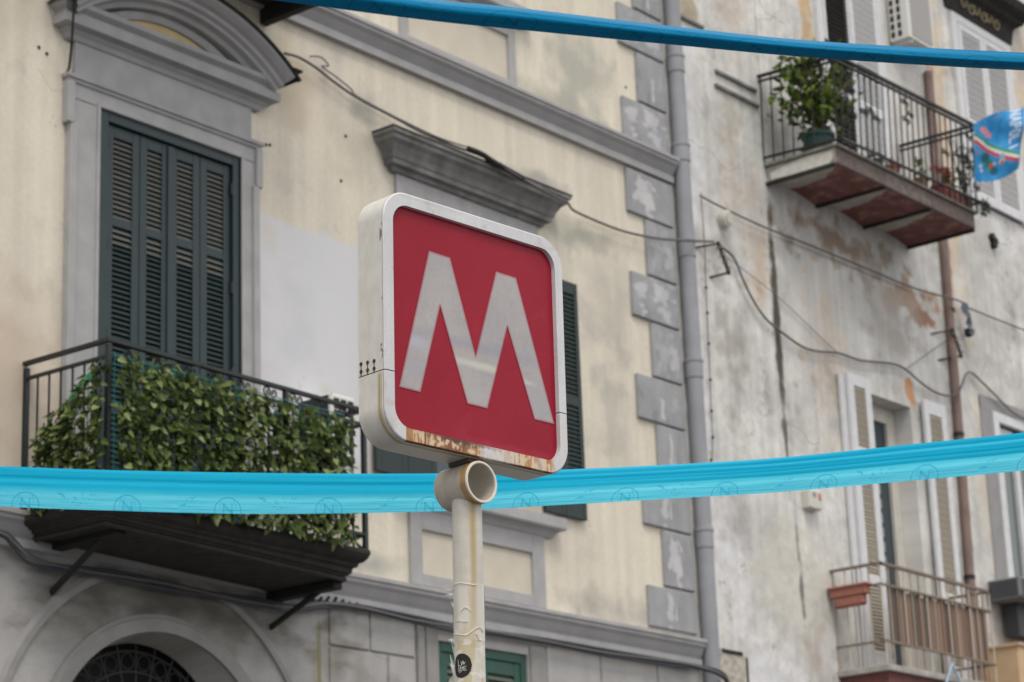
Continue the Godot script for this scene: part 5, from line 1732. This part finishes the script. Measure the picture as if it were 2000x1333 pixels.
	for y in range(100, 410):
		for x in range(40, 490):
			var q := Vector2(-0.4 + 0.8 * (x + 0.5) / 512.0, 0.41 - 0.82 * (y + 0.5) / 512.0)
			var near := 1.0
			for e in outline.size():
				near = minf(near, q.distance_to(Geometry2D.get_closest_point_to_segment(q, outline[e], outline[(e + 1) % outline.size()])))
				if near < 0.001: break
			if near < 0.0075:
				mim.set_pixel(x, y, mim.get_pixel(x, y).lerp(tone(148, 62, 74), 0.75 * (1.0 - near / 0.0075)))
	var mm := from_image(mim, 0.4)
	add.call("letter", g, mm, th)

	# pole with its cross tube
	var pole := Image.create(128, 512, false, Image.FORMAT_RGB8)
	var pn := noise_bytes(128, 512, 0.03, 208, 5)
	var pr := noise_bytes(128, 512, 0.05, 209, 4, 20.0)
	for y in 512:
		for x in 128:
			var k := pn[y * 128 + x] / 255.0
			var s := pr[y * 128 + x] / 255.0
			var d := y / 511.0
			var c := tone(196, 192, 184).lerp(tone(184, 180, 170), k) * (0.96 + 0.08 * s)
			var dirty := smoothstep(0.42, 0.5, d)
			c = c.lerp(tone(212, 206, 190), dirty * 0.6 * k)
			c = c.lerp(tone(168, 150, 110), dirty * smoothstep(0.55, 0.8, s) * 0.55)
			if d > 0.66 and k > 0.66: c = c.lerp(tone(214, 214, 212), 0.6)
			pole.set_pixel(x, y, c)
	# the brown run-off under the tube's mouth; x is the way round the pole
	var cam_side := basis.inverse() * Vector3(-5.59, 0, 4.63).normalized()
	var cam_angle := atan2(cam_side.z, cam_side.x)
	var run_x := fposmod((cam_angle - 0.42) / TAU, 1.0) * 128.0
	for y in 400:
		for x in 128:
			var dx := absf(fposmod(x - run_x + 64.0, 128.0) - 64.0)
			var a := exp(-pow(dx / 4.5, 2.0)) * (0.8 - 0.5 * y / 400.0) * (0.6 + 0.6 * pr[y * 128 + x] / 255.0)
			pole.set_pixel(x, y, pole.get_pixel(x, y).lerp(tone(150, 124, 70), clampf(a, 0, 1)))
	var pmat := from_image(pole, 0.5)
	g = G.new()
	var cyl: Array = []
	var kk := 32
	for part in [[-0.53, -1.12, 0.0, 1.0], [-1.12, -3.7, 0.75, 1.0], [-3.7, -3.83, 0.9, 1.0]]:
		for j in kk:
			var a := TAU * j / kk
			var b := TAU * (j + 1) / kk
			var na := Vector3(cos(a), 0, sin(a))
			var nbv := Vector3(cos(b), 0, sin(b))
			var cc := Vector3(0, 0, -0.068)
			var ta: float = part[0]
			var tb: float = part[0]
			if part[0] > -0.6:
				ta = -0.478 - sqrt(0.063 * 0.063 - pow(0.0468 * na.x, 2.0))
				tb = -0.478 - sqrt(0.063 * 0.063 - pow(0.0468 * nbv.x, 2.0))
			g.squad(cc + na * 0.0468 + Vector3(0, ta, 0), cc + nbv * 0.0468 + Vector3(0, tb, 0), cc + nbv * 0.0468 + Vector3(0, part[1], 0), cc + na * 0.0468 + Vector3(0, part[1], 0), na, nbv, nbv, na, Vector2(float(j) / kk, part[2]), Vector2(float(j + 1) / kk, part[2]), Vector2(float(j + 1) / kk, part[3]), Vector2(float(j) / kk, part[3]))
	add.call("pole", g, pmat, th)
	g = G.new()
	g.lathe(Vector3(0, -3.818, -0.068), [[0.11, 0.0], [0.11, 0.012], [0.06, 0.016], [0.047, 0.03]], 24)
	add.call("base_plate", g, flat(tone(150, 148, 142), 0.6), th)
	# cross tube: open at the front
	var tim := Image.create(64, 128, false, Image.FORMAT_RGB8)
	var tn := noise_bytes(64, 128, 0.05, 210, 4)
	for y in 128:
		for x in 64:
			var k := tn[y * 64 + x] / 255.0
			var c := tone(186, 180, 170).lerp(tone(168, 160, 148), k)
			var d := x / 63.0
			c = c.lerp(tone(150, 106, 44), clampf(smoothstep(0.80, 0.86, d) * (0.55 + k * 0.5), 0, 1) * 0.85)
			tim.set_pixel(x, y, c)
	g = G.new()
	var tc := Vector3(0, -0.478, 0)
	for j in 40:
		var a := TAU * j / 40
		var b := TAU * (j + 1) / 40
		var na := Vector3(cos(a), sin(a), 0)
		var nbv := Vector3(cos(b), sin(b), 0)
		var z0 := Vector3(0, 0, -0.145)
		var z1 := Vector3(0, 0, -0.004)
		var va := float(j) / 40
		var vb := float(j + 1) / 40
		g.squad(tc + na * 0.067 + z0, tc + nbv * 0.067 + z0, tc + nbv * 0.067 + z1, tc + na * 0.067 + z1, na, nbv, nbv, na, Vector2(0, va), Vector2(0, vb), Vector2(1, vb), Vector2(1, va))
		g.squad(tc + na * 0.0585 + z0, tc + nbv * 0.0585 + z0, tc + nbv * 0.0585 + z1, tc + na * 0.0585 + z1, -na, -nbv, -nbv, -na, Vector2(0.1, va), Vector2(0.1, vb), Vector2(0.6, vb), Vector2(0.6, va))
		g.squad(tc + na * 0.067 + z0, tc + nbv * 0.067 + z0, tc + nbv * 0.0585 + z0, tc + na * 0.0585 + z0, Vector3(0, 0, -1), Vector3(0, 0, -1), Vector3(0, 0, -1), Vector3(0, 0, -1), Vector2(0.1, va), Vector2(0.1, vb), Vector2(0.1, vb), Vector2(0.1, va))
	add.call("cross_tube", g, from_image(tim, 0.5), th)
	g = G.new()
	g.arc(Vector2(0, -0.478), [[0.0670, -0.004], [0.0665, 0.0], [0.0655, 0.0015], [0.060, 0.0015], [0.0585, 0.0], [0.0585, -0.004]], 0.0, TAU, 40)
	add.call("tube_rim", g, mottled(tone(222, 219, 210), tone(196, 188, 170), 0.08, 211, 0.5, 6.0), th)
	g = G.new()
	g.cbox(-0.034, 0.034, -0.4155, -0.398, -0.115, -0.02, 0.003)
	add.call("neck_plate", g, flat(tone(78, 74, 68), 0.8), th)

	# sticker on the pole
	var toward := cam_angle + 0.58
	var stick := Image.create(96, 128, false, Image.FORMAT_RGB8)
	stick.fill(tone(24, 23, 24))
	for s in [[30, 30, 34, 92], [34, 92, 40, 84], [46, 42, 50, 62], [50, 62, 56, 40], [56, 40, 60, 58], [60, 58, 66, 46], [42, 66, 46, 92], [46, 92, 38, 100], [38, 78, 54, 72], [54, 72, 50, 92], [58, 70, 60, 90], [58, 72, 70, 68], [60, 80, 68, 78], [60, 90, 72, 88], [34, 60, 44, 66]]:
		stroke(stick, Vector2(s[0], s[1]), Vector2(s[2], s[3]), 1.3, tone(214, 212, 208))
	g = G.new()
	var cols := 14
	var cc2 := Vector3(0, 0, -0.068)
	for i in cols:
		var row: Array = []
		for e in [i, i + 1]:
			var u: float = -1.0 + 2.0 * e / cols
			var a: float = toward + u * 0.72
			var hy := sqrt(maxf(0.0, 1.0 - u * u)) * 0.037
			var nn := Vector3(cos(a), 0, sin(a))
			row.append([cc2 + nn * 0.0476 + Vector3(0, -1.046 + hy, 0), cc2 + nn * 0.0476 + Vector3(0, -1.046 - hy, 0), nn, u, hy / 0.037])
		var p: Array = row[0]
		var q: Array = row[1]
		g.squad(p[0], q[0], q[1], p[1], p[2], q[2], q[2], p[2], Vector2(0.5 - p[3] / 2, 0.5 - p[4] / 2), Vector2(0.5 - q[3] / 2, 0.5 - q[4] / 2), Vector2(0.5 - q[3] / 2, 0.5 + q[4] / 2), Vector2(0.5 - p[3] / 2, 0.5 + p[4] / 2))
	var so := MeshInstance3D.new()
	so.mesh = g.mesh()
	so.material_override = from_image(stick, 0.8)
	so.name = "sticker"
	add_child(so, true)
	so.transform = Transform3D(basis, centre)
	tag(so, "round black sticker with white scrawl on the sign's pole", "sticker")
	# remains of clear film wrapped round the pole
	var film := thing("plastic_wrap", centre - basis.y * 0.8, "torn clear plastic film wrapped around the sign's pole", "plastic film")
	film.basis = basis
	var clear := flat(Color(0.95, 0.95, 0.93, 0.10), 0.12)
	clear.transparency = BaseMaterial3D.TRANSPARENCY_ALPHA
	var hazy := flat(Color(0.93, 0.93, 0.92, 0.34), 0.35)
	hazy.transparency = BaseMaterial3D.TRANSPARENCY_ALPHA
	var r := RandomNumberGenerator.new()
	r.seed = 12
	g = G.new()
	for i in 32:
		var a := TAU * i / 32
		var b := TAU * (i + 1) / 32
		var ra := 0.0485 + 0.0012 * sin(i * 2.3)
		var rb := 0.0485 + 0.0012 * sin((i + 1) * 2.3)
		if i == 31: rb = 0.0485
		var pa := Vector3(cos(a), 0, sin(a))
		var pb := Vector3(cos(b), 0, sin(b))
		g.squad(cc2 + pa * ra + Vector3(0, 0.006, 0), cc2 + pb * rb + Vector3(0, 0.006, 0), cc2 + pb * rb + Vector3(0, -0.17, 0), cc2 + pa * ra + Vector3(0, -0.17, 0), pa, pb, pb, pa, Vector2.ZERO, Vector2.ZERO, Vector2.ZERO, Vector2.ZERO)
	local_part("sheet", g, clear, film)
	for w in [[0.004, 0.0, 0.4, 2.6, 0.004], [-0.075, -0.1, 0.2, 1.0, 0.006], [-0.142, -0.2, -0.4, 2.0, 0.012], [-0.15, 0.0, 0.9, 2.2, 0.004], [-0.16, 0.1, -0.6, 0.5, 0.01], [-0.11, 0.05, 0.5, 1.2, 0.003]]:
		g = G.new()
		var pts: Array = []
		for i in 14:
			var k := i / 13.0
			var a: float = cam_angle + w[2] - w[3] * (k - 0.5) * 0.7
			pts.append(cc2 + Vector3(cos(a), 0, sin(a)) * 0.0495 + Vector3(0, w[0] + w[4] * sin(k * 5.0 + w[1] * 9.0), 0))
		g.tube(pts, 0.0012, 5)
		local_part("fold", g, flat(tone(226, 222, 206), 0.3), film)
	var left := cam_angle + 1.45
	var ld := Vector3(cos(left), 0, sin(left))
	for f in [[-0.008, 0.034, 0.014], [-0.02, 0.030, 0.010], [-0.045, 0.014, 0.02], [-0.155, 0.018, 0.022], [-0.18, 0.012, 0.03], [-0.25, 0.018, 0.045]]:
		g = G.new()
		for i in 3:
			var o := cc2 + ld * 0.046 + Vector3(0, f[0] + r.randf_range(-0.01, 0.01), 0)
			var e: Vector3 = o + ld * f[1] * r.randf_range(0.6, 1.1) + Vector3(r.randf_range(-0.012, 0.012), r.randf_range(-f[2], f[2]), r.randf_range(-0.012, 0.012))
			var k: Vector3 = o + Vector3(0, -f[2] * r.randf_range(0.5, 1.2), 0)
			var mdl: Vector3 = (o + e + k) / 3.0 + Vector3(r.randf_range(-0.008, 0.008), 0, r.randf_range(-0.008, 0.008))
			for tr in [[o, e, mdl], [e, k, mdl], [k, o, mdl]]:
				var nn: Vector3 = (tr[1] - tr[0]).cross(tr[2] - tr[0])
				if nn.length() > 1e-9:
					nn = nn.normalized()
					g.tri(tr[0], tr[1], tr[2], nn, nn, nn)
		local_part("flap", g, hazy, film)

	# --- ribbons strung across the street
	var low_t := [[1.7, 4.75, 0.0], [5.0, 4.02, 3.7], [5.46, 3.955, 4.26], [5.84, 3.920, 4.72], [6.10, 3.894, 5.02], [6.48, 3.861, 5.48], [6.93, 3.834, 6.02], [7.24, 3.830, 6.41], [7.54, 3.835, 6.78], [7.79, 3.846, 7.10], [8.11, 3.879, 7.51], [8.35, 3.904, 7.82], [8.72, 3.953, 8.30], [9.4, 4.06, 9.15], [14.0, 5.1, 14.8]]
	var low_b := [[1.7, 4.6, 0.0], [5.02, 3.89, 3.68], [5.49, 3.827, 4.23], [5.87, 3.775, 4.68], [6.13, 3.744, 4.99], [6.51, 3.708, 5.45], [6.96, 3.695, 5.99], [7.25, 3.697, 6.37], [7.55, 3.708, 6.74], [7.80, 3.719, 7.05], [8.12, 3.743, 7.46], [8.38, 3.765, 7.79], [8.75, 3.812, 8.27], [9.43, 3.91, 9.12], [14.02, 4.96, 14.78]]
	ribbon(low_t, low_b, "lower", "wide light blue plastic ribbon stretched behind the sign's pole, lower of two")
	var up_t := [[-3.0, 3.5, 6.6], [2.6, 3.90, 8.1], [3.34, 3.998, 8.33], [3.61, 4.040, 8.38], [3.89, 4.079, 8.44], [4.12, 4.109, 8.50], [4.32, 4.139, 8.56], [4.78, 4.191, 8.71], [5.26, 4.247, 8.88], [5.93, 4.339, 9.16], [6.45, 4.416, 9.39], [7.4, 4.56, 9.8], [13.0, 5.6, 12.3]]
	var up_b := [[-3.0, 3.46, 6.6], [2.6, 3.86, 8.1], [3.35, 3.955, 8.32], [3.62, 3.990, 8.37], [3.89, 4.026, 8.43], [4.13, 4.058, 8.49], [4.33, 4.085, 8.55], [4.79, 4.144, 8.70], [5.27, 4.203, 8.87], [5.94, 4.293, 9.14], [6.46, 4.368, 9.38], [7.4, 4.51, 9.8], [13.0, 5.55, 12.3]]
	ribbon(up_t, up_b, "upper", "rolled dark blue plastic ribbon stretched across the top, upper of two")
	flag()


func local_part(called: String, g: G, m: Material, parent: Node3D) -> void:
	var o := MeshInstance3D.new()
	o.mesh = g.mesh()
	o.material_override = m
	var kids := 0
	for c in parent.get_children():
		if String(c.name).begins_with(called): kids += 1
	o.name = called if kids == 0 else "%s_%03d" % [called, kids]
	parent.add_child(o, true)
	o.position = Vector3(0, 0.8, 0) - Vector3(0, 0.8, 0)


func ribbon(top: Array, bot: Array, which: String, label: String) -> void:
	var low := which == "lower"
	var w := 1024
	var hh := 128
	var im := Image.create(w, hh, false, Image.FORMAT_RGB8)
	var nb := noise_bytes(w, hh, 0.09, 301 if low else 302, 4)
	var stretched := FastNoiseLite.new()
	stretched.seed = 303
	stretched.frequency = 0.1
	var bands := noise_bytes(4, hh, 0.09, 305, 3)
	for y in hh:
		var v := y / 127.0
		for x in w:
			var s := stretched.get_noise_2d(x * 0.02, y * 1.6)
			var c: Color
			if low:
				# upper half gathered in several layers; single lower half lightened for light glowing through
				var layers := 1.0 - smoothstep(0.42, 0.62, v + s * 0.08)
				c = tone(108, 224, 246).lerp(tone(4, 176, 214), layers)
				c = c.lerp(tone(4, 160, 200), clampf(s * 0.7, 0.0, 0.35))
				c = c.lerp(tone(120, 214, 238), clampf(-s * 0.5, 0.0, 0.4) * (1.0 - layers * 0.6))
			else:
				c = tone(0, 104, 146).lerp(tone(0, 122, 168), clampf(0.5 + s, 0.0, 1.0))
			im.set_pixel(x, y, c)
	# faint print: round badges and small scribbled marks by turns
	var ink := tone(14, 146, 196) if low else tone(2, 52, 86)
	for i in 2:
		var cx := 256.0 + 512.0 * i
		var cy := 118.0 if low else 100.0
		var rr := 40.0 if low else 66.0
		var sx := 2.1 if low else 1.9
		for k in 44:
			var a := TAU * k / 44
			var b := TAU * (k + 1) / 44
			stroke(im, Vector2(cx + cos(a) * rr * sx * 0.8, cy + sin(a) * rr), Vector2(cx + cos(b) * rr * sx * 0.8, cy + sin(b) * rr), 2.0, ink, 0.34)
		for q in [[-14, 10, -14, -16], [-14, -16, 14, 10], [14, 10, 14, -16]]:
			stroke(im, Vector2(cx + q[0] * 1.5, cy - 2 + q[1]), Vector2(cx + q[2] * 1.5, cy - 2 + q[3]), 5.0, ink, 0.24)
		for q in [[-30, -8, -22, -34], [30, -8, 22, -34]]:
			stroke(im, Vector2(cx + q[0] * 1.4, cy + q[1]), Vector2(cx + q[2] * 1.4, cy + q[3]), 1.6, ink, 0.3)
		var r := RandomNumberGenerator.new()
		r.seed = 40 + i
		var mx := fposmod(cx + 256.0, 1024.0)
		for k in 26:
			var t := r.randf_range(-1, 1)
			var p := Vector2(mx + t * 92.0, (78.0 if low else 44.0) + r.randf_range(0.0, 1.0) * 44.0 * (1.0 - absf(t)))
			stroke(im, p, p + Vector2(r.randf_range(-9, 9), r.randf_range(-4, 4)), 1.5, ink, 0.5)
	var m := from_image(im, 0.42)
	m.metallic_specular = 0.3 if low else 0.18
	m.backlight_enabled = true
	m.backlight = Color(0.05, 0.45, 0.58) if low else Color(0.0, 0.06, 0.1)
	var a := line(top, 10)
	var b := line(bot, 10)
	var g := G.new()
	var rows := 22
	var fold := FastNoiseLite.new()
	fold.seed = 311 if low else 312
	fold.frequency = 0.35
	var grid: Array = []
	var run := 0.0
	var dist: Array = []
	for i in a.size():
		if i > 0: run += a[i].distance_to(a[i - 1])
		dist.append(run)
		var along: Vector3 = (a[mini(i + 1, a.size() - 1)] - a[maxi(i - 1, 0)]).normalized()
		var across: Vector3 = (b[i] - a[i])
		var out := along.cross(across).normalized()
		if out.dot(Vector3(0, 1.6, 12) - a[i]) < 0.0: out = -out
		var row: Array = []
		for j in rows + 1:
			var v := float(j) / rows
			var o := 0.0
			if low:
				var gather := 1.0 - smoothstep(0.35, 0.75, v)
				o = fold.get_noise_2d(run * 0.35, v * 22.0) * (0.004 * gather + 0.002)
				o += 0.006 * sin(v * PI) + 0.035 * v
			else:
				# rolled over on itself: front, under the bottom edge and back up
				o = 0.030 * sin(v * PI) * (1.0 if v < 0.9 else 0.9) + fold.get_noise_2d(run * 0.3, v * 9.0) * 0.004
			row.append(a[i] + across * v + out * o)
		grid.append(row)
	for i in a.size() - 1:
		for j in rows:
			var nn := func(p: int, q: int) -> Vector3:
				var du: Vector3 = grid[mini(p + 1, a.size() - 1)][q] - grid[maxi(p - 1, 0)][q]
				var dv: Vector3 = grid[p][mini(q + 1, rows)] - grid[p][maxi(q - 1, 0)]
				var n3 := du.cross(dv).normalized()
				return n3 if n3.dot(Vector3(0, 1.6, 12) - grid[p][q]) > 0.0 else -n3
			var u0: float = dist[i] / 0.782
			var u1: float = dist[i + 1] / 0.782
			g.squad(grid[i][j], grid[i + 1][j], grid[i + 1][j + 1], grid[i][j + 1], nn.call(i, j), nn.call(i + 1, j), nn.call(i + 1, j + 1), nn.call(i, j + 1), Vector2(u0, float(j) / rows), Vector2(u1, float(j) / rows), Vector2(u1, float(j + 1) / rows), Vector2(u0, float(j + 1) / rows))
	var o := put("ribbon", g, m)
	tag(o, label, "ribbon", "blue ribbons strung across the street")


func flag() -> void:
	var im := Image.create(256, 320, false, Image.FORMAT_RGB8)
	im.fill(tone(58, 142, 214))
	var nb := noise_bytes(256, 320, 0.02, 401, 4)
	for y in 320:
		for x in 256:
			im.set_pixel(x, y, tone(38, 138, 206).lerp(tone(70, 170, 230), nb[y * 256 + x] / 255.0))
	# three coloured band running down to the right, with small dark marks on the white
	for q in [[0.0, tone(70, 150, 96)], [16.0, tone(232, 226, 230)], [32.0, tone(200, 84, 92)]]:
		stroke(im, Vector2(0, 62 + q[0]), Vector2(60, 130 + q[0]), 8.5, q[1])
		stroke(im, Vector2(60, 130 + q[0]), Vector2(240, 236 + q[0]), 8.5, q[1])
	for i in 12:
		var p := Vector2(60 + i * 13, 148 + i * 7.6)
		stroke(im, p + Vector2(2, -5), p + Vector2(-2, 5), 1.4, tone(96, 100, 130), 0.8)
		if i % 2: stroke(im, p + Vector2(2, -5), p + Vector2(7, 0), 1.2, tone(96, 100, 130), 0.8)
	# pink oval with speckled print, and a smudge above
	for i in 9:
		blot(im, 42 + i * 5.0, 50 + i * 6.2, 13, tone(226, 150, 168), 1.0)
	for i in 14:
		blot(im, 40 + i * 3.4, 50 + i * 4.2 + (i % 3) * 3, 2.4, tone(180, 80, 90) if i % 2 else tone(240, 220, 180), 0.8)
	for i in 12:
		blot(im, 92 + i * 5, 18 + (i % 3) * 4, 4, tone(150, 160, 190), 0.6)
	# blobs of green, white and red near the bottom
	for q in [[60, 200, 24, tone(40, 104, 110)], [78, 232, 20, tone(60, 130, 96)], [34, 240, 11, tone(216, 224, 236)], [40, 262, 9, tone(228, 232, 236)], [96, 246, 15, tone(206, 110, 84)], [112, 238, 8, tone(232, 214, 200)], [150, 236, 16, tone(226, 188, 176)], [152, 244, 9, tone(206, 96, 70)], [110, 272, 20, tone(40, 96, 120)], [78, 264, 12, tone(80, 150, 150)], [20, 168, 9, tone(196, 120, 110)], [150, 214, 14, tone(110, 186, 214)]]:
		blot(im, q[0], q[1], q[2], q[3], 0.9)
	# the town's name, read downwards
	var glyph := {
		"N": [[0, 1, 0, 0], [0, 0, 1, 1], [1, 1, 1, 0]], "A": [[0, 1, 0.5, 0], [0.5, 0, 1, 1], [0.22, 0.65, 0.78, 0.65]], "P": [[0, 1, 0, 0], [0, 0, 0.8, 0.05], [0.8, 0.05, 0.8, 0.5], [0.8, 0.5, 0, 0.52]],
		"O": [[0.2, 0, 0.8, 0], [0.8, 0, 1, 0.5], [1, 0.5, 0.8, 1], [0.8, 1, 0.2, 1], [0.2, 1, 0, 0.5], [0, 0.5, 0.2, 0]], "L": [[0, 0, 0, 1], [0, 1, 0.9, 1]], "I": [[0.5, 0, 0.5, 1]]}
	var word := "NAPOLI"
	for i in word.length():
		for s in glyph[word[i]]:
			var f := func(x: float, y: float) -> Vector2: return Vector2(238 - y * 46.0, 6 + i * 34 + x * 22.0)
			stroke(im, f.call(s[0], s[1]), f.call(s[2], s[3]), 4.6, tone(216, 226, 242))
	var m := from_image(im, 0.7)
	m.backlight_enabled = true
	m.backlight = Color(0.1, 0.16, 0.22)
	var tl := Vector3(21.15, 10.77, 1.21)
	var tr := Vector3(21.44, 10.94, 1.65)
	var bl := Vector3(21.28, 10.21, 1.09)
	var br := Vector3(21.55, 10.32, 1.47)
	var g := G.new()
	var n := 18
	var grid: Array = []
	var out := (tr - tl).cross(bl - tl).normalized()
	if out.z < 0: out = -out
	for i in n + 1:
		var row: Array = []
		for j in n + 1:
			var u := float(i) / n
			var v := float(j) / n
			var p := tl.lerp(tr, u).lerp(bl.lerp(br, u), v)
			p.y += -0.06 * sin(u * PI) * v + 0.03 * sin(u * PI * 1.3) * (1.0 - v)
			p += out * (0.06 * sin(u * 7.0 + v * 3.0) * (0.3 + 0.7 * u) + 0.03 * sin(u * 5.0 - v * 11.0) * u)
			row.append(p)
		grid.append(row)
	for i in n:
		for j in n:
			var f := func(a: int, b: int) -> Vector3:
				return ((grid[mini(a + 1, n)][b] - grid[maxi(a - 1, 0)][b]).cross(grid[a][mini(b + 1, n)] - grid[a][maxi(b - 1, 0)])).normalized() * (1.0 if out.dot((tr - tl).cross(bl - tl)) > 0 else -1.0)
			g.squad(grid[i][j], grid[i + 1][j], grid[i + 1][j + 1], grid[i][j + 1], f.call(i, j), f.call(i + 1, j), f.call(i + 1, j + 1), f.call(i, j + 1), Vector2(float(i) / n, float(j) / n), Vector2(float(i + 1) / n, float(j) / n), Vector2(float(i + 1) / n, float(j + 1) / n), Vector2(float(i) / n, float(j + 1) / n))
	var th := thing("flag", Vector3(21.4, 10.17, 1.2), "bright blue cloth flag with tricolour band and white letters beside the upper balcony", "flag")
	put("cloth", g, m, th)
	g = G.new()
	g.tube([Vector3(21.15, 10.80, 1.20), Vector3(21.75, 11.0, 0.905)], 0.006, 5)
	put("string", g, M.white_plastic, th)
